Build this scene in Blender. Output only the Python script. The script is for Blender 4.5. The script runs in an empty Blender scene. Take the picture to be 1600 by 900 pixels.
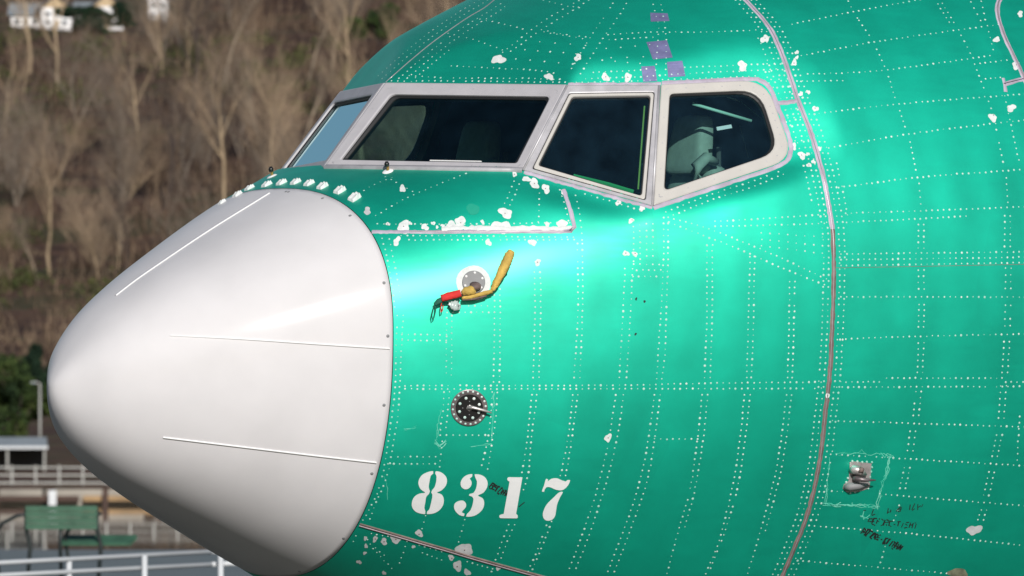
import bpy, bmesh, math, random
import numpy as np
from mathutils import Vector, Matrix
from mathutils.bvhtree import BVHTree
from mathutils.geometry import tessellate_polygon

scene = bpy.context.scene
R = math.radians
random.seed(7); rng = np.random.default_rng(7)

# ------------------------------------------------------------------ camera, sky, sun, exposure
F = 24500.0; VH = 640.0; ZC = 2.5; DIST = 70.0            # focal length in photo pixels, horizon row, eye height
cam_d = bpy.data.cameras.new('camera'); cam = bpy.data.objects.new('camera', cam_d)
scene.collection.objects.link(cam); scene.camera = cam
cam.location = (0, 0, ZC); cam.rotation_euler = (R(90), 0, 0)
cam_d.sensor_width = 36; cam_d.lens = F / 1600 * 36; cam_d.shift_y = (VH - 450) / 1600
cam_d.clip_start = 1; cam_d.clip_end = 9000
cam_d.dof.use_dof = True; cam_d.dof.focus_distance = DIST + 0.4; cam_d.dof.aperture_fstop = 19

SUN_EL, SUN_AZ = 24.0, 9.0      # azimuth: degrees to the right of the direction that points from the scene back to the camera
sd = Vector((math.sin(R(SUN_AZ)) * math.cos(R(SUN_EL)), -math.cos(R(SUN_AZ)) * math.cos(R(SUN_EL)), math.sin(R(SUN_EL))))
sun_d = bpy.data.lights.new('sun', 'SUN'); sun = bpy.data.objects.new('sun', sun_d); scene.collection.objects.link(sun)
sun_d.energy = 4.2; sun_d.angle = R(0.55); sun_d.color = (1.0, 0.965, 0.92)
sun.rotation_euler = (-sd).to_track_quat('-Z', 'Y').to_euler(); sun.location = (20, -30, 40)
world = bpy.data.worlds.new('World'); scene.world = world; world.use_nodes = True
wn = world.node_tree; sky = wn.nodes.new('ShaderNodeTexSky'); sky.sky_type = 'NISHITA'; sky.sun_disc = False
sky.sun_elevation = R(SUN_EL); sky.sun_rotation = math.atan2(sd.x, sd.y); sky.air_density = 1.0; sky.dust_density = 0.6
wn.links.new(sky.outputs[0], wn.nodes['Background'].inputs[0]); wn.nodes['Background'].inputs[1].default_value = 0.06
vs = scene.view_settings; vs.view_transform = 'Standard'; vs.look = 'None'; vs.gamma = 1; vs.exposure = 0.03; vs.use_curve_mapping = False
scene.cycles.max_bounces = 8; scene.cycles.transparent_max_bounces = 16

# ------------------------------------------------------------------ helpers
def link(o, parent=None):
    scene.collection.objects.link(o)
    if parent is not None: o.parent = parent
    return o
def tag(o, label=None, cat=None, group=None, kind=None):
    if label: o['label'] = label
    if cat: o['category'] = cat
    if group: o['group'] = group
    if kind: o['kind'] = kind
    return o
def mk(name, verts, faces, mat, parent=None, smooth=True, loc=None):
    me = bpy.data.meshes.new(name)
    V = np.asarray(verts, float)
    if loc is not None: V = V - np.asarray(loc, float)
    me.from_pydata(V.tolist(), [], [list(map(int, f)) for f in faces])
    me.materials.append(mat)
    if smooth: me.polygons.foreach_set('use_smooth', [True] * len(me.polygons))
    me.update()
    o = bpy.data.objects.new(name, me); link(o, parent)
    if loc is not None: o.location = loc
    return o
def empty(name, loc=(0, 0, 0), rz=0):
    o = bpy.data.objects.new(name, None); o.location = loc; o.rotation_euler = (0, 0, rz); o.empty_display_size = 0.2
    return link(o)
class MB:
    """collects simple shapes into one mesh"""
    def __init__(s): s.v = []; s.f = []
    def add(s, v, f):
        b = len(s.v); s.v += [tuple(p) for p in v]; s.f += [[i + b for i in q] for q in f]; return s
    def box(s, c, d, rz=0, rx=0):
        c = Vector(c); hx, hy, hz = (q / 2 for q in d); M = Matrix.Rotation(rz, 3, 'Z') @ Matrix.Rotation(rx, 3, 'X')
        v = [c + M @ Vector((x * hx, y * hy, z * hz)) for x in (-1, 1) for y in (-1, 1) for z in (-1, 1)]
        return s.add(v, [(0, 1, 3, 2), (4, 6, 7, 5), (0, 4, 5, 1), (2, 3, 7, 6), (0, 2, 6, 4), (1, 5, 7, 3)])
    def tube(s, pts, rad, n=8, cap=True, flat=1.0):
        pts = [Vector(p) for p in pts]; rad = rad if hasattr(rad, '__len__') else [rad] * len(pts)
        rings = []; up0 = Vector((0.13, 0.21, 0.97))
        for i, p in enumerate(pts):
            t = (pts[min(i + 1, len(pts) - 1)] - pts[max(i - 1, 0)]).normalized()
            a = t.cross(up0); a = a.normalized() if a.length > 1e-3 else Vector((1, 0, 0)); b = a.cross(t)
            rings.append([p + (a * math.cos(2 * math.pi * k / n) * flat + b * math.sin(2 * math.pi * k / n)) * rad[i] for k in range(n)])
        v = [q for r in rings for q in r]; f = []
        for i in range(len(rings) - 1):
            for k in range(n):
                f.append((i * n + k, i * n + (k + 1) % n, (i + 1) * n + (k + 1) % n, (i + 1) * n + k))
        if cap: f.append(list(range(n))[::-1]); f.append([(len(rings) - 1) * n + k for k in range(n)])
        return s.add(v, f)
    def build(s, name, mat, parent=None, smooth=False, loc=None): return mk(name, s.v, s.f, mat, parent, smooth, loc)

def mat(name, col, rough=0.5, metal=0.0, var=0.0, scale=8.0, bump=0.0, bscale=40.0, coat=0.0, coatr=0.1, spec=0.5, col2=None, detail=4):
    m = bpy.data.materials.new(name); m.use_nodes = True; nt = m.node_tree; b = nt.nodes['Principled BSDF']
    b.inputs['Roughness'].default_value = rough; b.inputs['Metallic'].default_value = metal
    b.inputs['Coat Weight'].default_value = coat; b.inputs['Coat Roughness'].default_value = coatr
    b.inputs['Specular IOR Level'].default_value = spec
    b.inputs['Base Color'].default_value = (*col, 1)
    tc = nt.nodes.new('ShaderNodeTexCoord')
    if var or col2:
        nz = nt.nodes.new('ShaderNodeTexNoise'); nz.inputs['Scale'].default_value = scale; nz.inputs['Detail'].default_value = detail
        nt.links.new(tc.outputs['Object'], nz.inputs['Vector'])
        rp = nt.nodes.new('ShaderNodeValToRGB'); rp.color_ramp.elements[0].position = 0.3; rp.color_ramp.elements[1].position = 0.7
        c2 = col2 or tuple(min(1, c * (1 + var)) for c in col); c1 = col if col2 else tuple(c * (1 - var) for c in col)
        rp.color_ramp.elements[0].color = (*c1, 1); rp.color_ramp.elements[1].color = (*c2, 1)
        nt.links.new(nz.outputs['Fac'], rp.inputs['Fac']); nt.links.new(rp.outputs['Color'], b.inputs['Base Color'])
    if bump:
        n2 = nt.nodes.new('ShaderNodeTexNoise'); n2.inputs['Scale'].default_value = bscale; n2.inputs['Detail'].default_value = 3
        nt.links.new(tc.outputs['Object'], n2.inputs['Vector'])
        bp = nt.nodes.new('ShaderNodeBump'); bp.inputs['Strength'].default_value = bump; bp.inputs['Distance'].default_value = 0.01
        nt.links.new(n2.outputs['Fac'], bp.inputs['Height']); nt.links.new(bp.outputs['Normal'], b.inputs['Normal'])
    return m
def glass_mat(name, tint, refl=(1, 1, 1), rough=0.0, ior=1.5, dust_haze=.05):
    m = bpy.data.materials.new(name); m.use_nodes = True; nt = m.node_tree; nt.nodes.clear()
    o = nt.nodes.new('ShaderNodeOutputMaterial'); mx = nt.nodes.new('ShaderNodeMixShader'); fr = nt.nodes.new('ShaderNodeFresnel')
    fr.inputs['IOR'].default_value = ior
    t = nt.nodes.new('ShaderNodeBsdfTransparent'); t.inputs[0].default_value = (*tint, 1)
    g = nt.nodes.new('ShaderNodeBsdfGlossy'); g.inputs[0].default_value = (*refl, 1); g.inputs['Roughness'].default_value = rough
    tc = nt.nodes.new('ShaderNodeTexCoord'); nz = nt.nodes.new('ShaderNodeTexNoise'); nz.inputs['Scale'].default_value = 9; nz.inputs['Detail'].default_value = 9; nt.links.new(tc.outputs['Object'], nz.inputs['Vector'])
    mr = nt.nodes.new('ShaderNodeMapRange'); mr.inputs['From Min'].default_value = .3; mr.inputs['From Max'].default_value = .8; mr.inputs['To Min'].default_value = dust_haze * .5; mr.inputs['To Max'].default_value = dust_haze * 2; nt.links.new(nz.outputs['Fac'], mr.inputs['Value'])
    df = nt.nodes.new('ShaderNodeBsdfDiffuse'); df.inputs[0].default_value = (.05, .15, .24, 1); m2 = nt.nodes.new('ShaderNodeMixShader'); nt.links.new(mr.outputs[0], m2.inputs[0]); nt.links.new(t.outputs[0], m2.inputs[1]); nt.links.new(df.outputs[0], m2.inputs[2])  # blue diffuse film: dust specks plus the navy haze of the glass, painted in
    nt.links.new(fr.outputs[0], mx.inputs[0]); nt.links.new(m2.outputs[0], mx.inputs[1]); nt.links.new(g.outputs[0], mx.inputs[2]); nt.links.new(mx.outputs[0], o.inputs[0])
    return m

def skin_material():
    m = bpy.data.materials.new('green protective coat'); m.use_nodes = True; nt = m.node_tree; b = nt.nodes['Principled BSDF']; L = nt.links.new
    tc = nt.nodes.new('ShaderNodeTexCoord')
    n1 = nt.nodes.new('ShaderNodeTexNoise'); n1.inputs['Scale'].default_value = 3.0; n1.inputs['Detail'].default_value = 6; L(tc.outputs['Object'], n1.inputs['Vector'])
    rp = nt.nodes.new('ShaderNodeValToRGB'); e = rp.color_ramp.elements; e[0].position = 0.3; e[1].position = 0.72
    e[0].color = (0.0, 0.475, 0.32, 1); e[1].color = (0.002, 0.57, 0.39, 1); L(n1.outputs['Fac'], rp.inputs['Fac'])
    m5 = nt.nodes.new('ShaderNodeMapping'); m5.inputs['Scale'].default_value = (1.6, .5, .5); L(tc.outputs['Object'], m5.inputs['Vector'])
    v5 = nt.nodes.new('ShaderNodeTexVoronoi'); v5.inputs['Scale'].default_value = 1.3; v5.distance = 'CHEBYCHEV'; L(m5.outputs['Vector'], v5.inputs['Vector'])
    s5 = nt.nodes.new('ShaderNodeSeparateColor'); L(v5.outputs['Color'], s5.inputs[0])
    n5 = nt.nodes.new('ShaderNodeTexNoise'); n5.inputs['Scale'].default_value = 14; n5.inputs['Detail'].default_value = 9; n5.inputs['Roughness'].default_value = .7; L(tc.outputs['Object'], n5.inputs['Vector'])
    a5 = nt.nodes.new('ShaderNodeMath'); a5.operation = 'MULTIPLY_ADD'; a5.inputs[1].default_value = .10; a5.inputs[2].default_value = .85; L(s5.outputs[0], a5.inputs[0])
    a6 = nt.nodes.new('ShaderNodeMath'); a6.operation = 'MULTIPLY_ADD'; a6.inputs[1].default_value = .16; L(n5.outputs['Fac'], a6.inputs[0]); L(a5.outputs[0], a6.inputs[2])
    mu = nt.nodes.new('ShaderNodeVectorMath'); mu.operation = 'SCALE'; L(rp.outputs['Color'], mu.inputs[0]); L(a6.outputs[0], mu.inputs['Scale']); L(mu.outputs[0], b.inputs['Base Color'])
    b.inputs['Metallic'].default_value = 0.8
    b.inputs['Coat Weight'].default_value = 0.55; b.inputs['Coat Roughness'].default_value = 0.37; b.inputs['Coat IOR'].default_value = 1.5
    mp = nt.nodes.new('ShaderNodeMapping'); mp.inputs['Scale'].default_value = (4, 4, 30); L(tc.outputs['Object'], mp.inputs['Vector'])
    n2 = nt.nodes.new('ShaderNodeTexNoise'); n2.inputs['Scale'].default_value = 1.6; n2.inputs['Detail'].default_value = 5; L(mp.outputs['Vector'], n2.inputs['Vector'])
    mr = nt.nodes.new('ShaderNodeMapRange'); mr.inputs['To Min'].default_value = 0.54; mr.inputs['To Max'].default_value = 0.64; L(n2.outputs['Fac'], mr.inputs['Value']); L(mr.outputs[0], b.inputs['Roughness'])
    n3 = nt.nodes.new('ShaderNodeTexNoise'); n3.inputs['Scale'].default_value = 2.6; n3.inputs['Detail'].default_value = 1.5; L(tc.outputs['Object'], n3.inputs['Vector'])
    sx = nt.nodes.new('ShaderNodeSeparateXYZ'); L(tc.outputs['Object'], sx.inputs[0])
    nw = nt.nodes.new('ShaderNodeMath'); nw.operation = 'MULTIPLY_ADD'; nw.inputs[1].default_value = 29.0; L(sx.outputs['X'], nw.inputs[0]); L(n1.outputs['Fac'], nw.inputs[2])
    sn = nt.nodes.new('ShaderNodeMath'); sn.operation = 'SINE'; L(nw.outputs[0], sn.inputs[0])
    ad = nt.nodes.new('ShaderNodeMath'); ad.operation = 'MULTIPLY_ADD'; ad.inputs[1].default_value = 0.07; L(sn.outputs[0], ad.inputs[0]); L(n3.outputs['Fac'], ad.inputs[2])
    n4 = nt.nodes.new('ShaderNodeTexNoise'); n4.inputs['Scale'].default_value = 260; n4.inputs['Detail'].default_value = 2; L(tc.outputs['Object'], n4.inputs['Vector'])
    bp = nt.nodes.new('ShaderNodeBump'); bp.inputs['Strength'].default_value = 0.55; bp.inputs['Distance'].default_value = 0.016; L(ad.outputs[0], bp.inputs['Height'])
    b2 = nt.nodes.new('ShaderNodeBump'); b2.inputs['Strength'].default_value = 0.05; b2.inputs['Distance'].default_value = 0.002; L(n4.outputs['Fac'], b2.inputs['Height']); L(bp.outputs['Normal'], b2.inputs['Normal'])
    L(b2.outputs['Normal'], b.inputs['Normal'])
    return m

M = dict(
    skin=skin_material(),
    radome=mat('radome white paint', (0.60, 0.585, 0.595), 0.55, var=0.045, scale=3.5, coat=0.22, coatr=0.14, detail=10, spec=.2, bump=0.02, bscale=3),
    strip=mat('lightning strip', (0.70, 0.70, 0.70), 0.4),
    rivet=mat('rivet filler', (0.22, 0.52, 0.43), 0.6, scale=7, col2=(0.66, 0.73, 0.70), detail=6),
    sealant=mat('white sealant', (0.62, 0.645, 0.635), 0.7, var=0.10, scale=45),
    greyseal=mat('grey sealant', (0.47, 0.48, 0.49), 0.7, var=0.12, scale=40),
    lav=mat('lavender seam sealant', (0.40, 0.35, 0.43), 0.6, var=0.22, scale=14, bump=0.15, bscale=60),
    lavpatch=mat('lavender bare patch', (0.19, 0.19, 0.36), 0.5, metal=0.35, var=0.2, scale=20),
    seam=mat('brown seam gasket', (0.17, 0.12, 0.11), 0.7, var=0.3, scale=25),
    seamlight=mat('seam metal edge', (0.45, 0.38, 0.41), 0.35, metal=0.5, var=0.15, scale=20),
    wframe=mat('windshield frame toned for grazing sun', (0.42, 0.405, 0.425), 0.5, var=0.06, scale=12),  # darker, greyer copy of the frame cream; grazing sun put into the colour
    frame=mat('cream window frame', (0.48, 0.46, 0.43), 0.5, var=0.04, scale=12),
    frame_grey=mat('grey metal frame', (0.42, 0.41, 0.43), 0.45, metal=0.25, var=0.16, scale=14),
    rubber=mat('black rubber', (0.012, 0.012, 0.013), 0.55),
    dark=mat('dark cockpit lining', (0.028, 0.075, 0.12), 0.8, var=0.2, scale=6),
    seat=mat('seat fabric', (0.27, 0.33, 0.27), 0.85, var=0.1, scale=30, bump=0.2, bscale=200),
    seat_dark=mat('seat frame', (0.06, 0.07, 0.065), 0.6),
    palegreen=mat('pale green trim', (0.38, 0.62, 0.50), 0.5),
    lime=mat('lime edge strip', (0.20, 0.34, 0.07), 0.5),
    amber=mat('amber seal strip', (0.42, 0.24, 0.10), 0.5),
    white=mat('white paint', (0.82, 0.82, 0.82), 0.5, var=0.03, scale=25),
    number=mat('white stencil paint', (0.68, 0.69, 0.69), 0.55, var=0.03, scale=25),
    black=mat('black paint', (0.008, 0.008, 0.008), 0.35),
    ink=mat('black stamp ink', (0.006, 0.012, 0.010), 0.7),
    steel=mat('probe metal', (0.55, 0.51, 0.50), 0.36, metal=0.6, var=0.25, scale=25),
    plate=mat('grey plate', (0.20, 0.205, 0.21), 0.6, metal=0.0, var=0.1, scale=20),
    ring=mat('grey brown ring', (0.17, 0.145, 0.15), 0.4, metal=0.55, var=0.35, scale=22),
    yellow=mat('yellow fabric', (0.50, 0.335, 0.075), 0.85, var=0.32, scale=18, bump=0.6, bscale=60),
    red=mat('red fabric', (0.56, 0.025, 0.02), 0.8, var=0.12, scale=25, bump=0.4, bscale=60),
    dgreen=mat('dark green fabric', (0.01, 0.10, 0.065), 0.8),
    bag=mat('clear plastic tag', (0.42, 0.50, 0.48), 0.25, var=0.1, scale=60),
    scuff=mat('scuffed coat', (0.01, 0.46, 0.31), 0.6, scale=22, col2=(0.22, 0.60, 0.48), detail=6),
    brass=mat('brass', (0.50, 0.32, 0.10), 0.35, metal=0.8),
)
GL1 = glass_mat('windshield glass', (0.42, 0.66, 0.64), (.55, .80, .84), dust_haze=.018)
GL3 = glass_mat('side window glass', (0.62, 0.84, 0.84), (.7, .9, 1), dust_haze=.045)

# ------------------------------------------------------------------ airplane shape (X aft from the nose, Y to port, Z up)
TH = R(35); ct, st = math.cos(TH), math.sin(TH)
TIP = np.array([(80 - 800) / F * DIST, DIST, ZC + (VH - 592) / F * DIST])
def proj(P):
    P = np.asarray(P, float); X, Y, Z = P[..., 0], P[..., 1], P[..., 2]
    xw = TIP[0] + ct * X + st * Y; yw = TIP[1] + st * X - ct * Y; zw = TIP[2] + Z
    return np.stack([800 + F * xw / yw, VH - F * (zw - ZC) / yw], -1)
def ray(u, v):
    d = np.array([(u - 800) / F, 1.0, (VH - v) / F]); d /= np.linalg.norm(d); o = np.array([0, 0, ZC]) - TIP
    f = lambda w: np.array([ct * w[0] + st * w[1], st * w[0] - ct * w[1], w[2]])
    return f(o), f(d)
def onplane(u, v, n, p0):
    o, d = ray(u, v); return o + d * (((p0 - o) @ n) / (d @ n))
def loc(P):                      # shape space -> local space of the airplane root (right handed)
    P = np.asarray(P, float).copy(); P[..., 1] *= -1; return P
def pchip(x, y):
    x = np.asarray(x, float); y = np.asarray(y, float); h = np.diff(x); d = np.diff(y) / h; m = np.zeros_like(y)
    for i in range(1, len(x) - 1):
        if d[i-1] * d[i] > 0:
            w1 = 2*h[i] + h[i-1]; w2 = h[i] + 2*h[i-1]; m[i] = (w1 + w2) / (w1/d[i-1] + w2/d[i])
    m[0] = d[0]; m[-1] = d[-1]
    def f(xi):
        xi = np.asarray(xi, float); k = np.clip(np.searchsorted(x, xi) - 1, 0, len(x) - 2); t = (xi - x[k]) / h[k]
        return (2*t**3-3*t**2+1)*y[k] + (t**3-2*t**2+t)*h[k]*m[k] + (-2*t**3+3*t**2)*y[k+1] + (t**3-t**2)*h[k]*m[k+1]
    return f
# radome
KS = np.sqrt([0, .015, .06, .15, .3, .5, .8, 1.22]); Z0 = -.04
r_zt = pchip(KS, [Z0, .0138, .0844, .1948, .3379, .4689, .6374, .8594]); r_zb = pchip(KS, [Z0, -.1159, -.2026, -.3125, -.4313, -.5461, -.6943, -.8924])
r_w = pchip(KS, [0, .0541, .1278, .2553, .3839, .5296, .7096, .9165])
def superell(c, s, w, hu, hl, nu, nl):
    h = np.where(s >= 0, hu, hl); n = np.where(s >= 0, nu, nl)
    return ((np.abs(c) / w) ** n + (np.abs(s) / h) ** n) ** (-1 / n)
def radome_pt(X, ph, off=0.0):
    sx = np.sqrt(X); zm = Z0 + (.2101 - Z0) * X / 1.22; c, s = np.cos(ph), np.sin(ph)
    r = superell(c, s, np.maximum(r_w(sx), 1e-5), np.maximum(r_zt(sx) - zm, 1e-5), np.maximum(zm - r_zb(sx), 1e-5), 2.425, 2.289) + off
    return np.stack(np.broadcast_arrays(X, r * c, zm + r * s), -1)
# main body
b_zt = pchip([1.0, 1.22, 1.5, 1.81, 1.955, 2.086, 2.252, 2.358, 2.7, 3.1, 3.7, 4.5, 5.5, 20], [.62, .82, 1.09, 1.345, 1.451, 1.54, 1.638, 1.689, 1.845, 2.01, 2.15, 2.24, 2.27, 2.27])
b_zb = pchip([1.0, 1.22, 1.6, 2.2, 3.1, 4.2, 5.5, 20], [-.79, -.892, -1.07, -1.33, -1.65, -1.84, -1.9, -1.9])
b_w = pchip([1.0, 1.22, 1.6, 2.2, 3.1, 4.2, 5.2, 20], [.8, .917, 1.13, 1.40, 1.68, 1.85, 1.89, 1.89])
b_zm = pchip([1.0, 1.22, 2.2, 3.1, 4, 20], [.19, .2101, .36, .45, .45, .45])
b_nu = pchip([1.0, 1.8, 2.3, 2.7, 3.1, 20], [2.3, 2.25, 2.2, 2.08, 2.0, 2.0]); b_nl = pchip([1.0, 1.22, 3.1, 20], [2.289, 2.289, 2.1, 2.0])
n_zt = pchip([1.0, 1.22, 1.477, 1.887, 2.317, 2.5, 2.8, 20], [.76, .8594, .956, 1.105, 1.20, 1.15, 0.9, 0.9]); n_nu = pchip([1.0, 1.22, 1.9, 20], [2.4, 2.425, 2.65, 2.65])
# window planes
T0 = np.array([1.81, 0, 1.342]); B0 = np.array([1.477, 0, .956])
def mkplane(a, b, d):
    n = np.cross(a - b, d); n /= np.linalg.norm(n); n = n if n[1] > 0 else -n; return n, b
n1, p1 = mkplane(T0, B0, np.array([.435, 1., 0]))
PA, PB = onplane(886, 133, n1, p1), onplane(817.5, 266, n1, p1)
n2, p2 = mkplane(PA, PB, np.array([math.sin(R(57)), math.cos(R(57)), 0]))
PC, PE = onplane(1031, 133, n2, p2), onplane(1019.5, 322, n2, p2)
n3, p3 = mkplane(PC, PE, np.array([math.sin(R(70)), math.cos(R(70)), 0]))
def inpoly(P, poly):
    x, y = P[..., 0], P[..., 1]; r = np.zeros(x.shape, bool); q = np.asarray(poly, float)
    for (x1, y1), (x2, y2) in zip(q, np.roll(q, -1, 0)):
        r ^= ((y1 > y) != (y2 > y)) & (x < (x2 - x1) * (y - y1) / (y2 - y1 + 1e-12) + x1)
    return r
def sdist(P, poly):
    q = np.asarray(poly, float); dm = np.full(P.shape[:-1], 1e9)
    for a, b in zip(q, np.roll(q, -1, 0)):
        d = b - a; t = np.clip(((P - a) @ d) / (d @ d), 0, 1); dm = np.minimum(dm, np.linalg.norm(P - (a + t[..., None] * d), axis=-1))
    return np.where(inpoly(P, q), -dm, dm)
def round_poly(pts, rad, m=6, s=8):
    pts = [np.array(p, float) for p in pts]; n = len(pts); rad = rad if hasattr(rad, '__len__') else [rad] * n; cor = []
    for i in range(n):
        p, a, b = pts[i], pts[i-1] - pts[i], pts[(i+1) % n] - pts[i]
        la, lb = np.linalg.norm(a), np.linalg.norm(b); a, b = a / la, b / lb; r = min(rad[i], la * .49, lb * .49); c = []
        for k in range(m + 1):
            t = k / m; c.append((1-t)**2 * (p + a * r) + 2*t*(1-t) * p + t*t * (p + b * r))
        cor.append(c)
    out = []
    for i in range(n):
        out += cor[i]; e, f = cor[i][-1], cor[(i+1) % n][0]
        for k in range(1, s): out.append(e + (f - e) * k / s)
    return np.array(out)
W1_OUT = [(602.5, 130), (886, 133), (817.5, 266), (507, 262)]; W1_IN = [(612, 148), (861, 151.5), (808, 256), (533, 250.5)]
W2_OUT = [(886, 133), (1031, 133), (1019.5, 322), (817.5, 266)]; W2_MID = [(889, 146), (1023, 144), (1009, 314), (831, 264.5)]; W2_IN = [(895, 153), (1015, 151), (1001, 305), (843, 257.5)]
W3_OUT = [(1031, 133), (1196, 125.5), (1240, 248), (1019.5, 322)]; W3_IN = [(1046, 147), (1187, 141), (1217, 238), (1037, 299)]
W3_OUTR = round_poly(W3_OUT, [.5, 38, 36, .5])
SIDE = [(886, 133), (1031, 133)] + [tuple(q) for q in W3_OUTR[8:-14]] + [(1019.5, 322), (817.5, 266)]
def smin(a, b, k):
    h = np.clip(.5 + .5 * (b - a) / k, 0, 1); return b * (1 - h) + a * h - k * h * (1 - h)
def body_pt(X, ph, off=0.0):
    X, ph = np.broadcast_arrays(np.asarray(X, float), np.asarray(ph, float))
    c, s = np.cos(ph), np.sin(ph); zm = b_zm(X); w = b_w(X); hl = zm - b_zb(X); nl = b_nl(X)
    r = superell(c, s, w, b_zt(X) - zm, hl, b_nu(X), nl); ac = np.abs(c)
    def rp(n, p): 
        den = n[1] * ac + n[2] * s; num = n @ p - n[0] * X - n[2] * zm
        return np.where(den > .05, num / np.maximum(den, .05), 9.0)
    rm = r
    r = smin(r, np.where(X < 2.6, rp(n1, p1), 9.), .02)
    q = np.stack([X, r * ac, zm + r * s], -1); d = sdist(proj(q), SIDE); w2 = np.clip(1 - (d - 6) / 85, 0, 1); w2 = w2 * w2 * (3 - 2 * w2); w2 = np.where(X < 3.6, w2, 0)
    rs = smin(smin(r, rp(n2, p2), .015), rp(n3, p3), .015); r = r + (rs - r) * w2
    rn = superell(c, s, w, n_zt(X) - zm, hl, n_nu(X), nl)
    # below the window line the nose body takes over; above it the window planes and the crown
    sm = lambda t: (lambda q: q * q * (3 - 2 * q))(np.clip(t, 0, 1))
    wn_ = 1 - sm((X - 2.05) / .65); rl = rn * wn_ + rm * (1 - wn_)
    uv = proj(np.stack([X, r * ac, zm + r * s], -1)); vb = np.interp(uv[..., 0], [300, 507, 817, 1019, 1240, 1700], [262, 262, 266, 322, 248, 100]); dv = uv[..., 1] - vb
    front = -smin(-(r - .3 * sm(dv / 30)), -rl, .012); front = np.where(dv > 34, rl, front)
    side = r + (rl - r) * sm((dv + 2) / 60)
    r = np.where(X < 3.3, front + (side - front) * sm((uv[..., 0] - 790) / 70), r) + off
    return np.stack([X, r * c, zm + r * s], -1)

XS = np.concatenate([np.arange(1.223, 3.3, .0125), np.arange(3.3, 5.3, .035), np.arange(5.3, 14.01, .3)])
NPH = 620; PHS = np.linspace(-math.pi / 2, 1.5 * math.pi, NPH, endpoint=False)
G = body_pt(XS[:, None], PHS[None, :])
XR = np.concatenate([1.22 * np.linspace(0.004, 1, 110) ** 2])
GR = radome_pt(XR[:, None], PHS[None, ::2])
def grid_faces(a, b):
    i, j = np.meshgrid(np.arange(a - 1), np.arange(b), indexing='ij'); i = i.ravel(); j = j.ravel(); k = (j + 1) % b
    return np.stack([i * b + j, i * b + k, (i + 1) * b + k, (i + 1) * b + j], 1)
FB = grid_faces(len(XS), NPH); FR = grid_faces(len(XR), NPH // 2)
VB = G.reshape(-1, 3); VR = GR.reshape(-1, 3)
bvh = BVHTree.FromPolygons(np.concatenate([VB, VR]).tolist(), np.concatenate([FB, FR + len(VB)]).tolist())
def cast(u, v):
    o, d = ray(u, v); h = bvh.ray_cast(Vector(o), Vector(d))
    if h[0] is None: return None
    n = np.array(h[1]); n = -n if n @ d > 0 else n
    return np.array(h[0]), n
def at(u, v, h=0.0):             # a point h metres in front of the skin seen at photo pixel (u, v)
    c = cast(u, v)
    if c is None: return None
    _, d = ray(u, v); return c[0] - d * h
def atY(u, v, Y):                # the point of that sight line on the plane Y = const of the airplane
    o, d = ray(u, v); return o + d * ((Y - o[1]) / d[1])

# ------------------------------------------------------------------ airplane root and skin panels
air = empty('airplane', TIP, TH)
tag(air, 'airplane nose in glossy green protective coat with white radome and stencilled number', 'airplane')
def pmk(name, verts, faces, m, parent=None, smooth=True):
    return mk(name, loc(np.asarray(verts, float)), [list(f)[::-1] for f in faces], m, parent or air, smooth)

FC = VB[FB].mean(1); FP = FC.copy(); FP[:, 1] = np.abs(FP[:, 1]); UV = proj(FP)
hole = np.zeros(len(FB), bool)
for poly in (W1_OUT, W2_OUT, W3_OUTR):
    hole |= (sdist(UV, poly) < -4.5) & (FC[:, 0] < 3.3) & (FC[:, 2] > .5)
SEAM = [(1165, 0), (1200, 40), (1220, 80), (1236.7, 126.7), (1246.7, 156.7), (1266.7, 206.7), (1281, 255), (1290, 293), (1301, 358), (1303, 415), (1302, 465), (1299.6, 529), (1296, 590), (1289, 651), (1280.5, 722), (1262.7, 800), (1241, 857), (1223.6, 898)]
XSEAM = float(np.mean([cast(*q)[0][0] for q in SEAM[4:14]]))
print('XSEAM', XSEAM, [round(float(cast(*q)[0][0]), 3) for q in SEAM])
NOSE_TOP = [(560, 362), (640, 362.5), (760, 362), (893, 360), (897, 357), (880, 296), (817, 267), (507, 262), (380, 262), (330, 330)]
up_nose = inpoly(UV, NOSE_TOP) & (FC[:, 0] < 2.3) & (FC[:, 2] > .3)
LOWSEAM = [(562, 819), (600, 830), (665, 849), (700, 859), (740, 871), (790, 885), (845, 900), (900, 915), (980, 937), (1080, 962)]
ls = np.array([cast(*q)[0] for q in LOWSEAM]); low = (FC[:, 2] < np.interp(FC[:, 0], ls[:, 0], ls[:, 2], left=ls[0, 2], right=-1.6)) & (FC[:, 0] < 2.9)
aft = FC[:, 0] > XSEAM
DOOR = [(1572, -60), (1562, 0), (1560, 20), (1563, 40), (1578, 75), (1600, 118), (1640, 210), (1660, 330), (1668, 420), (1660, 600), (1900, 640), (1990, 400), (1930, -60)]
door = inpoly(UV, DOOR) & aft & (FC[:, 1] > 0) & (FC[:, 0] < 5.6)
reg = np.where(aft, 3, 0); reg = np.where(up_nose, 1, reg); reg = np.where(low & ~up_nose, 2, reg); reg = np.where(door, 4, reg)
def submesh(name, sel, m, V, Fc):
    f = Fc[sel]; used = np.unique(f); mp = np.full(len(V), -1); mp[used] = np.arange(len(used))
    return pmk(name, V[used], mp[f], m)
fwd_skin = submesh('forward_skin', (reg == 0) & ~hole, M['skin'], VB, FB)
nose_skin = submesh('nose_panel', (reg == 1) & ~hole, M['skin'], VB, FB)
low_skin = submesh('belly_panel', reg == 2, M['skin'], VB, FB)
aft_skin = submesh('aft_skin', reg == 3, M['skin'], VB, FB)
door_o = submesh('door', reg == 4, M['skin'], VB, FB)
n = NPH; endc = G[-1].mean(0)
pmk('rear_bulkhead', np.vstack([G[-1], [endc]]), [(i, (i + 1) % n, n) for i in range(n)], M['dark'])
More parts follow.
